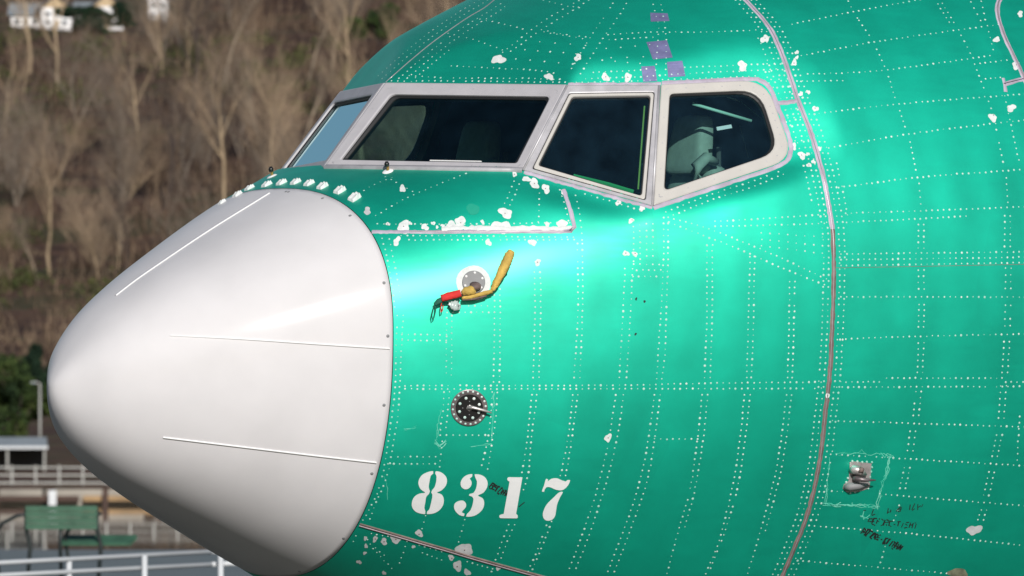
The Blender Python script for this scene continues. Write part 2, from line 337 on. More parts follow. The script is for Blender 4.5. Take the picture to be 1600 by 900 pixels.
# radome (with a rolled rim)
rim = radome_pt(np.full(NPH // 2, 1.2215), PHS[::2], -.004); tipv = np.array([[0, 0, Z0]])
nr = NPH // 2; o0 = len(VR)
radome = pmk('radome', np.vstack([VR, rim, tipv]), np.vstack([FR, np.stack([(len(XR)-1)*nr + np.arange(nr), (len(XR)-1)*nr + (np.arange(nr)+1) % nr, o0 + (np.arange(nr)+1) % nr, o0 + np.arange(nr)], 1)]).tolist() + [((i+1) % nr, i, o0 + nr) for i in range(nr)], M['radome'])
# ------------------------------------------------------------------ things laid on the skin
def crspline(pts, closed=False, step=5.0):
    p = [np.array(q, float) for q in pts]; n = len(p); out = []
    rngi = range(n if closed else n - 1)
    for i in rngi:
        if closed: a, b, c, d = p[i-1], p[i], p[(i+1) % n], p[(i+2) % n]
        else: b, c = p[i], p[i+1]; a = p[i-1] if i > 0 else 2*b - c; d = p[i+2] if i + 2 < n else 2*c - b
        k = max(1, int(np.linalg.norm(c - b) / step))
        for j in range(k):
            t = j / k; out.append(.5 * (2*b + (c-a)*t + (2*a-5*b+4*c-d)*t*t + (3*b-a-3*c+d)*t**3))
    if not closed: out.append(p[-1])
    return out
def linesub(pts, step=5.0):
    out = []; p = [np.array(q, float) for q in pts]
    for a, b in zip(p[:-1], p[1:]):
        k = max(1, int(np.linalg.norm(b - a) / step)); out += [a + (b - a) * j / k for j in range(k)]
    return out + [p[-1]]
def surf(pts):
    r = [cast(*q) for q in pts]; return [x for x in r if x is not None]
def ribbon(name, px, width, height, m, parent, sink=.0015, wob=0.0, straight=False, closed=False, hits=None, off=0.0):
    h = hits or surf(linesub(px) if straight else crspline(px, closed, 5.0)); P = np.array([q[0] for q in h]); N = np.array([q[1] for q in h])
    T = np.roll(P, -1, 0) - np.roll(P, 1, 0)
    if not closed: T[0] = P[1] - P[0]; T[-1] = P[-1] - P[-2]
    T /= np.linalg.norm(T, axis=1)[:, None] + 1e-9; S = np.cross(N, T); S /= np.linalg.norm(S, axis=1)[:, None] + 1e-9
    w = width * (1 + wob * rng.normal(size=len(P)))[:, None] if wob else width; w2 = width * (1 + wob * rng.normal(size=len(P)))[:, None] if wob else width
    rows = [P + S * w * .5 + N * (off - sink), P + S * w * .36 + N * (off + height), P - S * w2 * .36 + N * (off + height), P - S * w2 * .5 + N * (off - sink)]
    V = np.stack(rows, 1).reshape(-1, 3); k = len(P); f = []
    for i in range(k if closed else k - 1):
        for j in range(3): f.append((i*4+j, i*4+j+1, ((i+1) % k)*4+j+1, ((i+1) % k)*4+j))
    return pmk(name, V, f, m, parent)
def decal(name, polys, m, parent, off=.0025, smooth_outline=True):
    V, Fc = [], []
    for poly in polys:
        q = crspline(poly, True, 2.5) if smooth_outline else linesub(list(poly) + [poly[0]], 4)[:-1]
        h = [cast(*p) for p in q]
        if any(x is None for x in h): continue
        b = len(V); V += [x[0] + x[1] * off for x in h]
        for t in tessellate_polygon([[Vector((p[0], p[1], 0)) for p in q]]): Fc.append([b + i for i in t])
    return pmk(name, V, Fc, m, parent, smooth=False)
def blob(name, u, v, r, m, parent, irr=.25, asp=1.0, rot=0.0, h=.003, n=16, dot=None):
    c = cast(u, v)
    if c is None: return None
    V = []; f = []; p_ = rng.uniform(0, 6.28, 4); k = [1 + irr * (.55 * math.sin(2*math.pi*i/n*2 + p_[0]) + .40 * math.sin(2*math.pi*i/n*3 + p_[1]) + .25 * math.sin(2*math.pi*i/n*5 + p_[2])) for i in range(n)]
    for i in range(n):
        a = 2 * math.pi * i / n; x, y = r * k[i] * math.cos(a) * asp, r * k[i] * math.sin(a)
        q = cast(u + x * math.cos(rot) - y * math.sin(rot), v + x * math.sin(rot) + y * math.cos(rot)) or c; V.append(q[0] + q[1] * min(h, .0012))
    V.append(c[0] + c[1] * min(h, .0014)); f = [(i, (i + 1) % n, n) for i in range(n)]
    o = pmk(name, V, f, m, parent, smooth=False)
    if dot:
        disc_stud('stud', u + dot[0], v + dot[1], dot[2] if len(dot) > 2 else 1.3, M['seam'], parent, .0028, dot[3] if len(dot) > 3 else 0)
    return o
def frame_of(P, N):
    N = N / np.linalg.norm(N); a = np.cross(N, [0, 0, 1.0]); a /= np.linalg.norm(a); return a, np.cross(a, N), N
def discs(pts, rad, hgt, n=8):
    """many small domed heads in one mesh; pts = list of (P, N, scale)"""
    V = []; f = []
    for P, N, s in pts:
        a, b, N = frame_of(P, N); k0 = len(V)
        for k in range(n):
            t = 2 * math.pi * k / n; V.append(P + (a * math.cos(t) + b * math.sin(t)) * rad * s + N * .0002)
        for k in range(n):
            t = 2 * math.pi * k / n; V.append(P + (a * math.cos(t) + b * math.sin(t)) * rad * s * .7 + N * hgt)
        f.append([k0 + n + k for k in range(n)]); f += [(k0+k, k0+(k+1) % n, k0+n+(k+1) % n, k0+n+k) for k in range(n)]
    return V, f
def disc_stud(name, u, v, rpx, m, parent, h=.003, dummy=0):
    c = cast(u, v)
    if c is None: return None
    V, f = discs([(c[0] + c[1] * .0005, c[1], 1.0)], rpx / 350., h, 12); return pmk(name, V, f, m, parent)

# ---- rivet rows: (photo polyline, pitch in px)
def offs(line, du, dv=0): return [(u + du, v + dv) for u, v in line]
def dbl(a, b): return [a, b]
rows = []      # (points, pitch, size, sheet)
def row(pts, pitch=9.0, size=1.0): rows.append((pts, pitch, size))
# rows down the frames of the nose
for a in ([(620.7, 493), (619, 540), (618, 593), (615, 630), (608, 680), (603, 713), (599, 736), (589, 772), (577, 796), (567, 813)],
          [(630, 493), (627.5, 540), (625, 593), (622, 647), (617, 680), (612, 706), (607, 737), (598, 762), (588, 784), (578, 811)],
          [(597, 372), (602.5, 393), (608, 420), (613, 450), (617, 480)], [(608, 373), (614, 402), (620, 430), (626, 465)],
          [(698, 497), (697, 583)], [(706, 493), (705.5, 586)], [(694, 613), (692, 640), (688, 672)], [(702, 613), (700, 640), (697, 668)],
          [(691, 690), (687, 730)], [(665, 806), (661, 821), (656, 836)], [(726, 812), (719, 838), (714, 856)],
          [(772.5, 452), (772.5, 508), (771, 597)], [(781, 452), (781.5, 508), (780, 597)], [(769, 613), (766, 660), (760, 697), (753, 727)], [(777, 613), (775, 650), (768, 697), (762, 733)],
          [(835, 425), (836, 487), (833, 590)], [(844, 425), (845, 487), (842, 590)], [(831, 617), (823, 693), (816, 737), (808, 765)], [(839, 617), (831, 680), (826, 737), (818, 765)],
          [(795, 820), (783, 850), (773, 880), (768, 893)], [(804, 820), (793, 845), (783, 872)],
          [(902.5, 381), (903, 487), (897, 590)], [(910, 381), (910, 487), (906, 590)], [(895, 617), (888, 680), (877, 737), (873, 752)], [(903, 617), (894, 680), (885, 737), (881, 752)],
          [(854, 821), (840, 858), (825, 893)], [(862, 815), (849, 848), (832, 890)],
          [(976.5, 420), (973, 497), (967.6, 590)], [(988.5, 420), (984.6, 497), (979, 590)], [(962, 617), (955, 665), (944, 722), (926.7, 786), (907, 843), (890, 888)], [(974, 617), (967.6, 665), (953, 733), (937, 786), (918, 843), (900, 888)],
          [(1037, 340), (1037, 383), (1034.5, 458), (1028, 557), (1026, 592)], [(1044, 340), (1044, 383), (1042, 458), (1038.7, 557), (1034, 592)],
          [(1022.7, 617), (1013, 687), (1001, 747), (982, 808), (950, 893)], [(1031.6, 617), (1022.7, 687), (1012, 747), (992.5, 808), (960, 893)],
          [(1104.5, 383), (1104.5, 493), (1101, 590)], [(1113, 383), (1112.6, 493), (1110, 590)], [(1097, 617), (1090, 683), (1078, 765), (1060, 829), (1042, 896)], [(1106, 617), (1099, 683), (1086, 765), (1070, 823)],
          [(1172, 401), (1168.5, 529), (1166.7, 590)], [(1179, 401), (1176.7, 529), (1174, 590)], [(1163, 617), (1156, 687), (1145, 758), (1124, 843), (1102.7, 896)], [(1172, 617), (1164, 687), (1153, 758), (1133, 829), (1110, 888)],
          [(1234, 440), (1232.5, 529), (1230.7, 590)], [(1242, 440), (1240, 529), (1238, 590)], [(1229, 617), (1220, 690), (1209, 751), (1184.5, 843), (1168.5, 896)], [(1237, 617), (1228, 690), (1217, 751), (1196, 829)]):
    row(a, 9.3)
# horizontal rows of the nose
for a in ([(633, 603), (690, 602.5), (957, 602), (1100, 599), (1283, 597)], [(633, 607.5), (700, 608), (957, 607.5), (1283, 607)],
          [(628, 523), (697, 523)], [(628, 532), (697, 532)], [(612, 714), (681, 714)], [(606, 725), (680, 725)], [(688, 680), (768, 680)],
          [(732, 478), (782, 478)], [(699, 488), (782, 488)], [(989, 432), (1044, 432)], [(990, 413), (1030, 413)], [(995, 422), (1032, 422)], [(1023, 686), (1090, 686)],
          [(627, 368), (760, 369), (896, 371)], [(639, 375), (897, 374.5)], [(590, 350), (700, 350), (890, 348)],
          [(1117, 346), (1200, 341), (1288, 335)], [(1117, 353.5), (1200, 352), (1288, 349)],
          [(1053, 342), (1100, 355), (1156, 376), (1220, 403), (1291, 436)], [(1045, 347), (1078, 360), (1149, 387), (1215, 416), (1288, 445)],
          [(1040, 331), (1110, 304), (1170, 285), (1216, 268)], [(1052, 336), (1110, 313), (1170, 294), (1224, 272)],
          [(914, 303), (970, 319), (1000, 329)], [(586.7, 337), (630, 312), (680, 290), (728, 271)], [(560, 302), (585, 288), (612, 277)], [(602, 276), (653, 303)],
          [(803, 283), (795, 303), (785, 326)], [(811, 288), (804, 305), (797, 320)], [(843, 302), (841, 347)], [(875, 297), (884, 325), (888, 345)], [(899, 305), (906, 335), (910, 375)],
          [(990, 345), (990, 408)], [(1000, 352), (1000, 405)], [(1010, 350), (1010, 400)], [(1020, 350), (1020, 400)]):
    row(a, 9.6)
# crown rows
cr = [(603, 128), (643, 93), (680, 63), (727, 30), (757, 12), (775, 0)]
for du, dv in ((7, 6), (14, 11), (-6, -5), (-12, -10)): row(offs(cr, du, dv), 8.5, .85)
row(offs(cr[:3], 21, 16), 8.5, .85)
for a in ([(705, 103), (767, 106), (840, 110), (865, 114)], [(640, 118), (703, 121.5), (817, 122.5), (875, 124)], [(612, 126.5), (700, 126.5), (883, 128.5)],
          [(927, 113), (993, 110), (1010, 108)], [(915, 123), (1000, 120), (1068, 115), (1140, 112), (1213, 108)], [(900, 129), (980, 127), (1033, 124.5), (1120, 122), (1180, 119)],
          [(1070, 105), (1130, 103), (1193, 100)], [(785, 82), (835, 43), (870, 20), (913, -4)], [(798, 80), (847, 46), (900, 13), (920, 0)], [(893, 107), (920, 62), (945, 25), (963, -3)], [(907, 115), (940, 63), (965, 28), (983, -3)],
          [(1018, -2), (1025, 25), (1029, 43), (1026, 90), (1024, 110)], [(1031, -2), (1038, 35), (1041, 67), (1040, 118)], [(837, 43), (870, 52), (915, 58)], [(850, 50), (910, 60)], [(950, 54), (1020, 50), (1100, 50), (1180, 47), (1200, 45)], [(952, 62), (1020, 58)],
          [(750, 30), (780, 36), (817, 45)], [(700, 52), (740, 62), (785, 78)], [(840, -2), (880, 8), (905, 12)]):
    row(a, 9.6, .95)
for k, (u0, v0, u1, v1) in enumerate(((843, 65, 915, 71), (820, 78, 900, 84), (806, 92, 895, 100), (947, 76, 1015, 70), (955, 90, 1005, 89), (941, 94, 1000, 99))):
    row([(u0, v0), (u1, v1)], 22, 1.0)
for v0, v1, n0 in ((372, 372, 0), (382, 386, 0), (392, 398, 0)): row([(1190 - n0, v0 - 8), (1285, v1 - 2)], 14, .9)
# rows along the big ring joint
for du, v0, v1 in ((-8, 0, 900), (-16, 0, 900), (-26, 55, 330), (-36, 90, 250), (9, 0, 900), (17, 0, 900), (26, 255, 340)):
    row([(u + du, v) for u, v in crspline(SEAM, False, 20) if v0 <= v <= v1], 9.2)
for v in range(100, 230, 12): row([(1198 + (v - 100) * .28, v), (1222 + (v - 100) * .34, v - 1)], 11, .95)
# aft section stringer rows
aft_rows = ([(1238, 38), (1250, 35), (1340, 17), (1438, -1)], [(1252, 87), (1370, 65), (1560, 38)], [(1262, 116), (1377, 110), (1547, 87)], [(1252, 127), (1317, 126)], [(1280, 177), (1410, 162), (1597, 147), (1700, 138)], [(1295, 231), (1423, 209), (1597, 188), (1700, 177)],
            [(1310, 293), (1437, 277), (1597, 265), (1700, 258)], [(1321, 333), (1450, 329), (1600, 323), (1700, 319)], [(1323, 347.5), (1509, 338)], [(1314, 397), (1600, 393.5), (1700, 392)], [(1314, 406), (1600, 402), (1700, 400.5)], [(1314, 415), (1600, 410.5), (1700, 409)],
            [(1314, 464), (1700, 464)], [(1313, 531), (1380, 527), (1595, 522), (1700, 520)], [(1314, 597), (1374, 597)], [(1385, 591), (1566, 591)], [(1571, 597), (1700, 597)], [(1307, 605), (1555, 604), (1700, 604)],
            [(1301, 657.5), (1596, 667), (1700, 670)], [(1298, 710), (1596, 727.5), (1700, 733)], [(1300, 767), (1325, 769)], [(1375, 772), (1596, 790), (1700, 798)], [(1273, 822), (1420, 834), (1598, 852), (1700, 862)], [(1246, 876), (1506, 898)], [(1523, 100), (1573, 94)], [(1540, 123), (1563, 121)])
for a in aft_rows: row(a, 9.0)
for a, b in (((1325, 2), (1340, 28)), ((1342, 32), (1358, 55)), ((1370, 77), (1382, 103)), ((1388, 120), (1398, 152)), ((1406, 173), (1414, 198)), ((1422, 222), (1431, 265)), ((1436, 287), (1439, 319)), ((1405, 790), (1397, 813)), ((1383, 854), (1376, 879)),
             ((1465, 6), (1483, 35)), ((1472, 5), (1490, 35)), ((1502, 55), (1516, 83)), ((1523, 100), (1537, 137)), ((1545, 158), (1552, 180)), ((1557, 203), (1567, 253)), ((1572, 278), (1575, 316)), ((1517, 3), (1532, 32)), ((1533, 2), (1552, 78)), ((1593, 651), (1589, 719)), ((1570, 150), (1592, 250))): row([a, b], 9.5)
for u, spans in ((1435, ((351, 388, 0, 0), (422, 451, 0, 0), (476, 511, 1, 0), (536, 582, 0, -2), (612, 649, -4, -8), (674, 704, -13, -17), (731, 763, -22, -29))), (1570, ((337, 385, 0, 0), (419, 451, 1, 1), (477, 509, 1, 0), (534, 582, -1, -4), (603, 653, -6, -10), (680, 713, -13, -20), (738, 774, -25, -33), (797, 812, -37, -42)))):
    for v0, v1, d0, d1 in spans:
        for k in (0, 8.5): row([(u + d0 + k, v0), (u + d1 + k, v1)], 9.2)
# belly rows
for a in ([(565, 823), (585, 829)], [(580, 834), (606, 838)], [(574, 843), (584, 858), (612, 888)], [(636, 846), (632, 858), (624, 880)], [(655, 852), (690, 862)], [(660, 864), (690, 875)], [(730, 878), (770, 889)], [(556, 838), (552, 846)], [(600, 868), (580, 850)]): row(a, 8.5, .9)

groups = {'fwd': [], 'aft': [], 'nose': [], 'belly': []}
seen = set()
for pts, pitch, size in rows:
    if len(pts) < 2: continue
    line = crspline(pts, False, 1.0) if len(pts) > 2 else linesub(pts, 1.0)
    L = np.array(line); dl = np.concatenate([[0], np.cumsum(np.linalg.norm(np.diff(L, axis=0), axis=1))]); cnt = max(2, int(round(dl[-1] / pitch)) + 1)
    for t in np.linspace(0, dl[-1], cnt):
        u, v = np.interp(t, dl, L[:, 0]) + rng.normal() * .25, np.interp(t, dl, L[:, 1]) + rng.normal() * .25
        if rng.random() < .012: continue
        key = (int(u / 4), int(v / 4))
        if key in seen: continue
        if sdist(np.array([u, v]), W1_OUT) < 3 or sdist(np.array([u, v]), SIDE) < 3: continue
        c = cast(u, v)
        if c is None or c[0][0] < 1.225: continue
        seen.add(key)
        g = 'aft' if c[0][0] > XSEAM else ('belly' if c[0][2] < np.interp(c[0][0], ls[:, 0], ls[:, 2], left=9, right=-1.6) and c[0][0] < 2.6 else ('nose' if v < 361 and u < 890 and v > 262 and u < 893 else 'fwd'))
        groups[g].append((c[0], c[1], size * np.clip(1 + rng.normal() * .22, .5, 1.5)))
for g, par in (('fwd', fwd_skin), ('aft', aft_skin), ('nose', nose_skin), ('belly', low_skin)):
    V, f = discs(groups[g], .0038, .0010); tag(pmk('rivets', V, f, M['rivet'], par, smooth=False), kind='stuff')
print('rivets', {k: len(v) for k, v in groups.items()})

# ---- seams and sealant bands
def ringpx(a0, a1, n_): return [tuple(proj(body_pt(np.array(XSEAM), np.array(R(a))))) for a in np.linspace(a0, a1, n_)]
top_ = [q for q in ringpx(88, 40, 14) if q[1] < -12]; bot_ = [q for q in ringpx(-30, -75, 14) if q[1] > 915]
du0 = SEAM[0][0] - np.interp(0, [q[1] for q in ringpx(75, 20, 30)], [q[0] for q in ringpx(75, 20, 30)]); du1 = SEAM[-1][0] - np.interp(898, [q[1] for q in ringpx(-10, -70, 30)], [q[0] for q in ringpx(-10, -70, 30)])
SEAM_ALL = [(u + du0, v) for u, v in top_] + SEAM + [(u + du1, v) for u, v in bot_]; i_mid = len(top_) + 8
for a, b, wd, mt, par in ((0, 18, .030, 'lav', air),):
    ribbon('joint_band', SEAM_ALL[:i_mid + 1], .027, .0012, M['lav'], air, wob=.10)
ribbon('joint_band', SEAM_ALL[i_mid:], .026, .0012, M['seam'], air, wob=.12)
ribbon('joint_rail', SEAM_ALL, .0055, .0022, M['seamlight'], air)
ribbon('joint_band', [(1212, 161), (1230, 160), (1246, 157)], .024, .002, M['lav'], air, wob=.1)
crs = [(603, 128), (643, 93), (680, 63), (727, 30), (757, 12), (778, -4), (810, -20)]
ribbon('crown_joint', crs, .0055, .002, M['seamlight'], fwd_skin)
ribbon('nose_joint', [(581, 362), (640, 362.5), (760, 362), (880, 361.5), (892, 360), (897, 354), (893, 335), (886, 312), (880, 296)], .022, .0022, M['lav'], nose_skin, wob=.12)
ribbon('nose_joint_edge', [(640, 362.5), (760, 362), (880, 361.5), (890, 360), (896, 354)], .006, .0045, M['seamlight'], nose_skin)
ribbon('white_sealant_bead', [(690, 357.5), (720, 356), (800, 357.5), (880, 357), (893, 354)], .026, .0026, M['sealant'], nose_skin, wob=.3)
ribbon('belly_joint', LOWSEAM, .014, .003, M['seam'], low_skin, off=.0)
ribbon('belly_joint_edge', offs(LOWSEAM, -1, 2.2), .008, .0045, M['seamlight'], low_skin)
ribbon('lap_joint', [(1306, 418.5), (1450, 416), (1600, 413), (1720, 411)], .0028, .0006, M['seam'], aft_skin)
ribbon('door_seal', [(1585, -40), (1566, -8), (1559, 8), (1560, 28), (1570, 58), (1584, 88), (1598, 118), (1625, 190), (1648, 290), (1658, 400)], .026, .002, M['lav'], door_o, wob=.08)
ribbon('door_edge', [(1585, -40), (1566, -8), (1559, 8), (1560, 28), (1570, 58), (1584, 88), (1598, 118), (1625, 190), (1648, 290), (1658, 400)], .009, .005, M['seamlight'], door_o)
ribbon('joint_band', [(1570, 132), (1585, 127), (1604, 122), (1640, 112)], .024, .002, M['lav'], aft_skin, wob=.1)
ribbon('joint_band', [(1567, 122), (1570, 132), (1572, 144)], .018, .002, M['lav'], aft_skin, wob=.2)
ribbon('joint_edge', [(1568, 131), (1600, 123)], .004, .003, M['black'], aft_skin)
# lavender patches on the crown
for q in ([(1016, 20), (1043, 21), (1046, 33), (1017, 34)], [(1010, 66), (1042, 63), (1051, 90), (1020, 93)], [(1002, 104), (1023, 103), (1027, 127), (1005, 128)], [(1042, 97), (1066, 95), (1071, 119), (1044, 121)]):
    decal('bare_patch', [q], M['lavpatch'], fwd_skin, .0008, False)
# scuffed rectangles
def scuff(px, wd=.006, par=None, k=3, jit=2.5):
    for _ in range(k + 1):
        p = [(u + rng.normal() * jit * .8, v + rng.normal() * jit * .8) for u, v in linesub(px, 6)]; i = 0
        while i < len(p) - 2:
            n_ = int(rng.integers(2, 5))
            if rng.random() < .72: ribbon('scuff_mark', p[i:i + n_ + 1], wd * rng.uniform(.18, .75), .0004, M['scuff'], par, sink=.0003)
            i += n_
A_ = aft_skin
scuff([(1287, 790), (1300, 789), (1340, 790), (1372, 792)], .007, A_, 4, 2.4); scuff([(1372, 792), (1373, 778), (1385, 740), (1392, 712)], .006, A_, 3, 2.5); scuff([(1290, 785), (1293, 750), (1298, 715)], .005, A_, 3, 2.2); scuff([(1305, 709), (1340, 707), (1395, 712)], .0045, A_, 2, 2.2); scuff([(1345, 800), (1352, 812), (1358, 806)], .008, A_, 3, 3)
scuff([(680, 690), (688, 698), (695, 690)], .005, fwd_skin, 4, 3); scuff([(688, 640), (684, 670), (683, 690)], .004, fwd_skin, 2, 1.5); scuff([(772, 615), (770, 660), (768, 690)], .004, fwd_skin, 2, 1.5); scuff([(735, 697), (768, 694)], .004, fwd_skin, 2, 1.5); scuff([(632, 673), (650, 668)], .003, fwd_skin, 2, 1.5)
scuff([(605, 780), (606, 765), (600, 745)], .003, fwd_skin, 1, 1)

# ---- sealant patches (photo position, radius in px, stretch, rotation)
for u, v, r, s, ro, d in ((779, 93, 8, 1.4, -.3, 0), (903, 90, 6, 1, 0, 1), (858, 120, 6, 1.2, .1, 0), (946, 121, 6.5, 1.1, .2, 1), (981, 121, 7, 1, .5, 1), (1195, 61, 7, 1, 0, 1), (1160, 103, 8, 1.1, .4, 0), (1241, 98, 5, 1, 0, 1), (1245, 82, 3.4, 1, 0, 0), (1245, 90, 3, 1, 0, 0),
                       (1251, 147, 4, 1, 0, 0), (1263, 144, 3.5, 1, 0, 0), (1274, 170, 5, 1, 0, 1), (1240, 229, 5.5, 1, 0, 0), (1253, 243, 6.5, 1, 0, 1), (1262, 241, 3.2, 1, 0, 0), (1264, 258, 4, 1, 0, 1), (1271, 253, 3.6, 1, 0, 0), (1279, 233, 4, 1.2, .4, 0), (1225, 191, 3.6, 1, 0, 0),
                       (1557, 62, 5, 1.1, .6, 0), (1587, 102, 8, .7, -.35, 1), (1551, 184, 7, 1, 0, 0), (1580, 169, 7, 1, 0, 0), (1594, 22, 5, 1, 0, 0), (629, 295, 5.5, 1.1, .1, 0), (790, 333, 9.5, 1.15, .3, 1), (804, 272, 4.5, 1, 0, 1), (835, 287, 7.5, 1.2, .5, 1), (853, 295, 7, 1.1, .8, 1), (823, 280, 5, 1.4, .3, 0),
                       (754, 347, 4, .8, -.4, 0), (719, 348, 10, 1.05, .2, 1), (705, 353, 7, 1.5, 0, 0), (631, 355, 10, 1.2, 0, 1), (664, 355, 6, 1, .2, 0), (606, 350, 3.2, 1, 0, 1), (641, 349, 3, 1, 0, 0), (677, 349, 3.4, 1, 0, 0), (683, 355, 2.6, 1, 0, 0), (692, 353, 3.4, 1, 0, 0), (855, 351, 4.5, 1, 0, 0), (878, 352, 9, 1.2, 0, 0), (784, 355, 12, 1.3, 0, 0),
                       (620, 377, 8, .7, .5, 0), (763, 379, 5.5, 1, 0, 0), (832, 379, 6, 1.1, 0, 0), (840, 410, 5.5, 1, 0, 1), (966, 317, 4.6, 1, 0, 1), (1003, 326, 4.2, 1.3, .3, 0), (986, 345, 4.6, 1, 0, 1), (978, 396, 5.2, 1, 0, 1), (992, 397, 4.6, 1, 0, 1), (950, 684, 6.5, 1, .3, 1), (880, 300, 4, 1, 0, 0)):
    par = aft_skin if u > 1306 else (nose_skin if 262 < v < 360 and u < 893 else fwd_skin)
    blob('sealant_patch', u, v, r * .88, M['sealant'], par, .36, s, ro, .0010, 24, (rng.normal() * .6, rng.normal() * .6, .9) if d else None)
for u, v, r, s, ro, d in ((574, 330, 5.5, 1, 0, 0), (655, 833, 5.5, 1, 0, 1), (726, 858, 10, 1.15, .1, 1), (715, 884, 7, 1.1, -.4, 1), (705, 871, 4, 1.2, 0, 1), (730, 894, 5, 1, 0, 0), (586, 842, 4.6, .8, .2, 1), (600, 846, 5, 1, -.4, 1), (618, 842, 7, 1.1, -.6, 1), (571, 841, 3, 1, 0, 0), (572, 853, 3, 1, 0, 0), (570, 864, 2.6, 1, 0, 0), (779, 887, 4, 1, 0, 0), (646, 854, 2.6, 1, 0, 0), (561, 878, 3, 1.3, .2, 0), (600, 895, 3, 1, 0, 0), (1522, 828, 8, 1.35, -.2, 0)):
    blob('sealant_patch', u, v, r, M['greyseal'], low_skin if v > 840 and u < 800 else (aft_skin if u > 1306 else fwd_skin), .34, s, ro, .0010, 24, (rng.normal() * .6, rng.normal() * .6, 1.1) if d else None)
blob('dull_patch', 739, 327, 9, mat('dull green touch-up', (.005, .30, .20), .6), nose_skin, .15, 1.1, 0, .0008)
for u, v, r in ((1293, 618, 4.2),): blob('sealant_patch', u, v, r, M['sealant'], fwd_skin, .1, .8, 0, .006, 10, (0, 0, 1.2))
for u, v in ((994, 467), (1007, 471), (993, 522)): blob('dark_chip', u, v, 2.4, M['ink'], fwd_skin, .3, .7, .3, .001, 8)
blob('bare_patch', 1497, 895, 8, mat('exposed primer', (.16, .17, .11), .7, var=.35, scale=30), aft_skin, .3, 1.7, .1, .0012)

# ---- stencilled number
S_ = 1600 / 270.
def dg(pts): return [(630 + x / S_, 725 + y / S_) for x, y in pts]
d8a = dg([(277, 65), (230, 72), (175, 100), (145, 145), (142, 190), (165, 235), (203, 263), (150, 272), (105, 300), (82, 345), (82, 395), (110, 435), (155, 455), (203, 460), (205, 435), (196, 405), (205, 350), (213, 302), (238, 275), (247, 250), (236, 215), (245, 150), (256, 105), (278, 86)])
d8b = dg([(300, 66), (350, 75), (395, 115), (405, 160), (390, 205), (350, 245), (312, 262), (355, 280), (375, 320), (370, 375), (335, 425), (280, 455), (218, 460), (220, 440), (240, 420), (255, 370), (268, 310), (270, 282), (259, 262), (267, 240), (290, 212), (305, 160), (307, 108), (296, 86)])
d3 = [dg([(640, 92), (590, 100), (550, 130), (531, 172), (538, 210), (570, 232), (605, 225), (630, 195), (632, 160), (616, 132), (638, 115)]),
      dg([(660, 95), (710, 97), (755, 120), (780, 165), (775, 215), (740, 265), (692, 290), (735, 315), (750, 360), (735, 415), (690, 460), (640, 482), (582, 484), (590, 460), (620, 430), (640, 380), (650, 320), (638, 300), (608, 290), (614, 275), (650, 265), (675, 220), (682, 160), (666, 122)]),
      dg([(515, 340), (555, 337), (580, 362), (580, 395), (560, 420), (542, 445), (568, 458), (562, 480), (520, 470), (482, 432), (470, 395), (480, 360)])]
d1 = dg([(968, 124), (980, 120), (1103, 122), (1045, 458), (1060, 474), (1060, 494), (1050, 501), (900, 499), (889, 490), (891, 473), (905, 465), (930, 460), (984, 162), (968, 152), (962, 138)])
d7 = [dg([(1322, 135), (1341, 140), (1336, 160), (1370, 136), (1420, 130), (1470, 150), (1503, 160), (1522, 146), (1545, 147), (1530, 188), (1498, 225), (1462, 242), (1410, 235), (1362, 214), (1327, 212), (1309, 233), (1303, 256), (1283, 253), (1302, 200)]),
      dg([(1477, 257), (1450, 310), (1425, 370), (1415, 430), (1405, 480), (1380, 512), (1340, 524), (1306, 510), (1292, 475), (1299, 430), (1330, 370), (1390, 310), (1440, 263)])]
decal('number_digit', [d8a, d8b], M['number'], fwd_skin); decal('number_digit', d3, M['number'], fwd_skin); decal('number_digit', [d1], M['number'], fwd_skin, smooth_outline=False); decal('number_digit', d7, M['number'], fwd_skin)
# smudged ink stamps: short broken strokes in lines
GLY = {'B': [(0, 0, 0, 1), (0, 1, .6, .9), (.6, .9, .6, .6), (0, .5, .6, .5), (.6, .5, .6, 0), (0, 0, .6, 0)], 'E': [(0, 0, 0, 1), (0, 1, .6, 1), (0, .5, .5, .5), (0, 0, .6, 0)], 'F': [(0, 0, 0, 1), (0, 1, .6, 1), (0, .5, .5, .5)], 'O': [(0, 0, 0, 1), (0, 1, .6, 1), (.6, 1, .6, 0), (.6, 0, 0, 0)], 'R': [(0, 0, 0, 1), (0, 1, .6, 1), (.6, 1, .6, .5), (.6, .5, 0, .5), (.2, .5, .6, 0)],
       'L': [(0, 0, 0, 1), (0, 0, .5, 0)], 'I': [(.3, 0, .3, 1)], 'G': [(.6, 1, 0, 1), (0, 1, 0, 0), (0, 0, .6, 0), (.6, 0, .6, .45)], 'H': [(0, 0, 0, 1), (.6, 0, .6, 1), (0, .5, .6, .5)], 'T': [(0, 1, .6, 1), (.3, 0, .3, 1)], 'N': [(0, 0, 0, 1), (0, 1, .6, 0), (.6, 0, .6, 1)], 'M': [(0, 0, 0, 1), (0, 1, .3, .4), (.3, .4, .6, 1), (.6, 1, .6, 0)], '-': [(0, .5, .4, .5)], ' ': []}
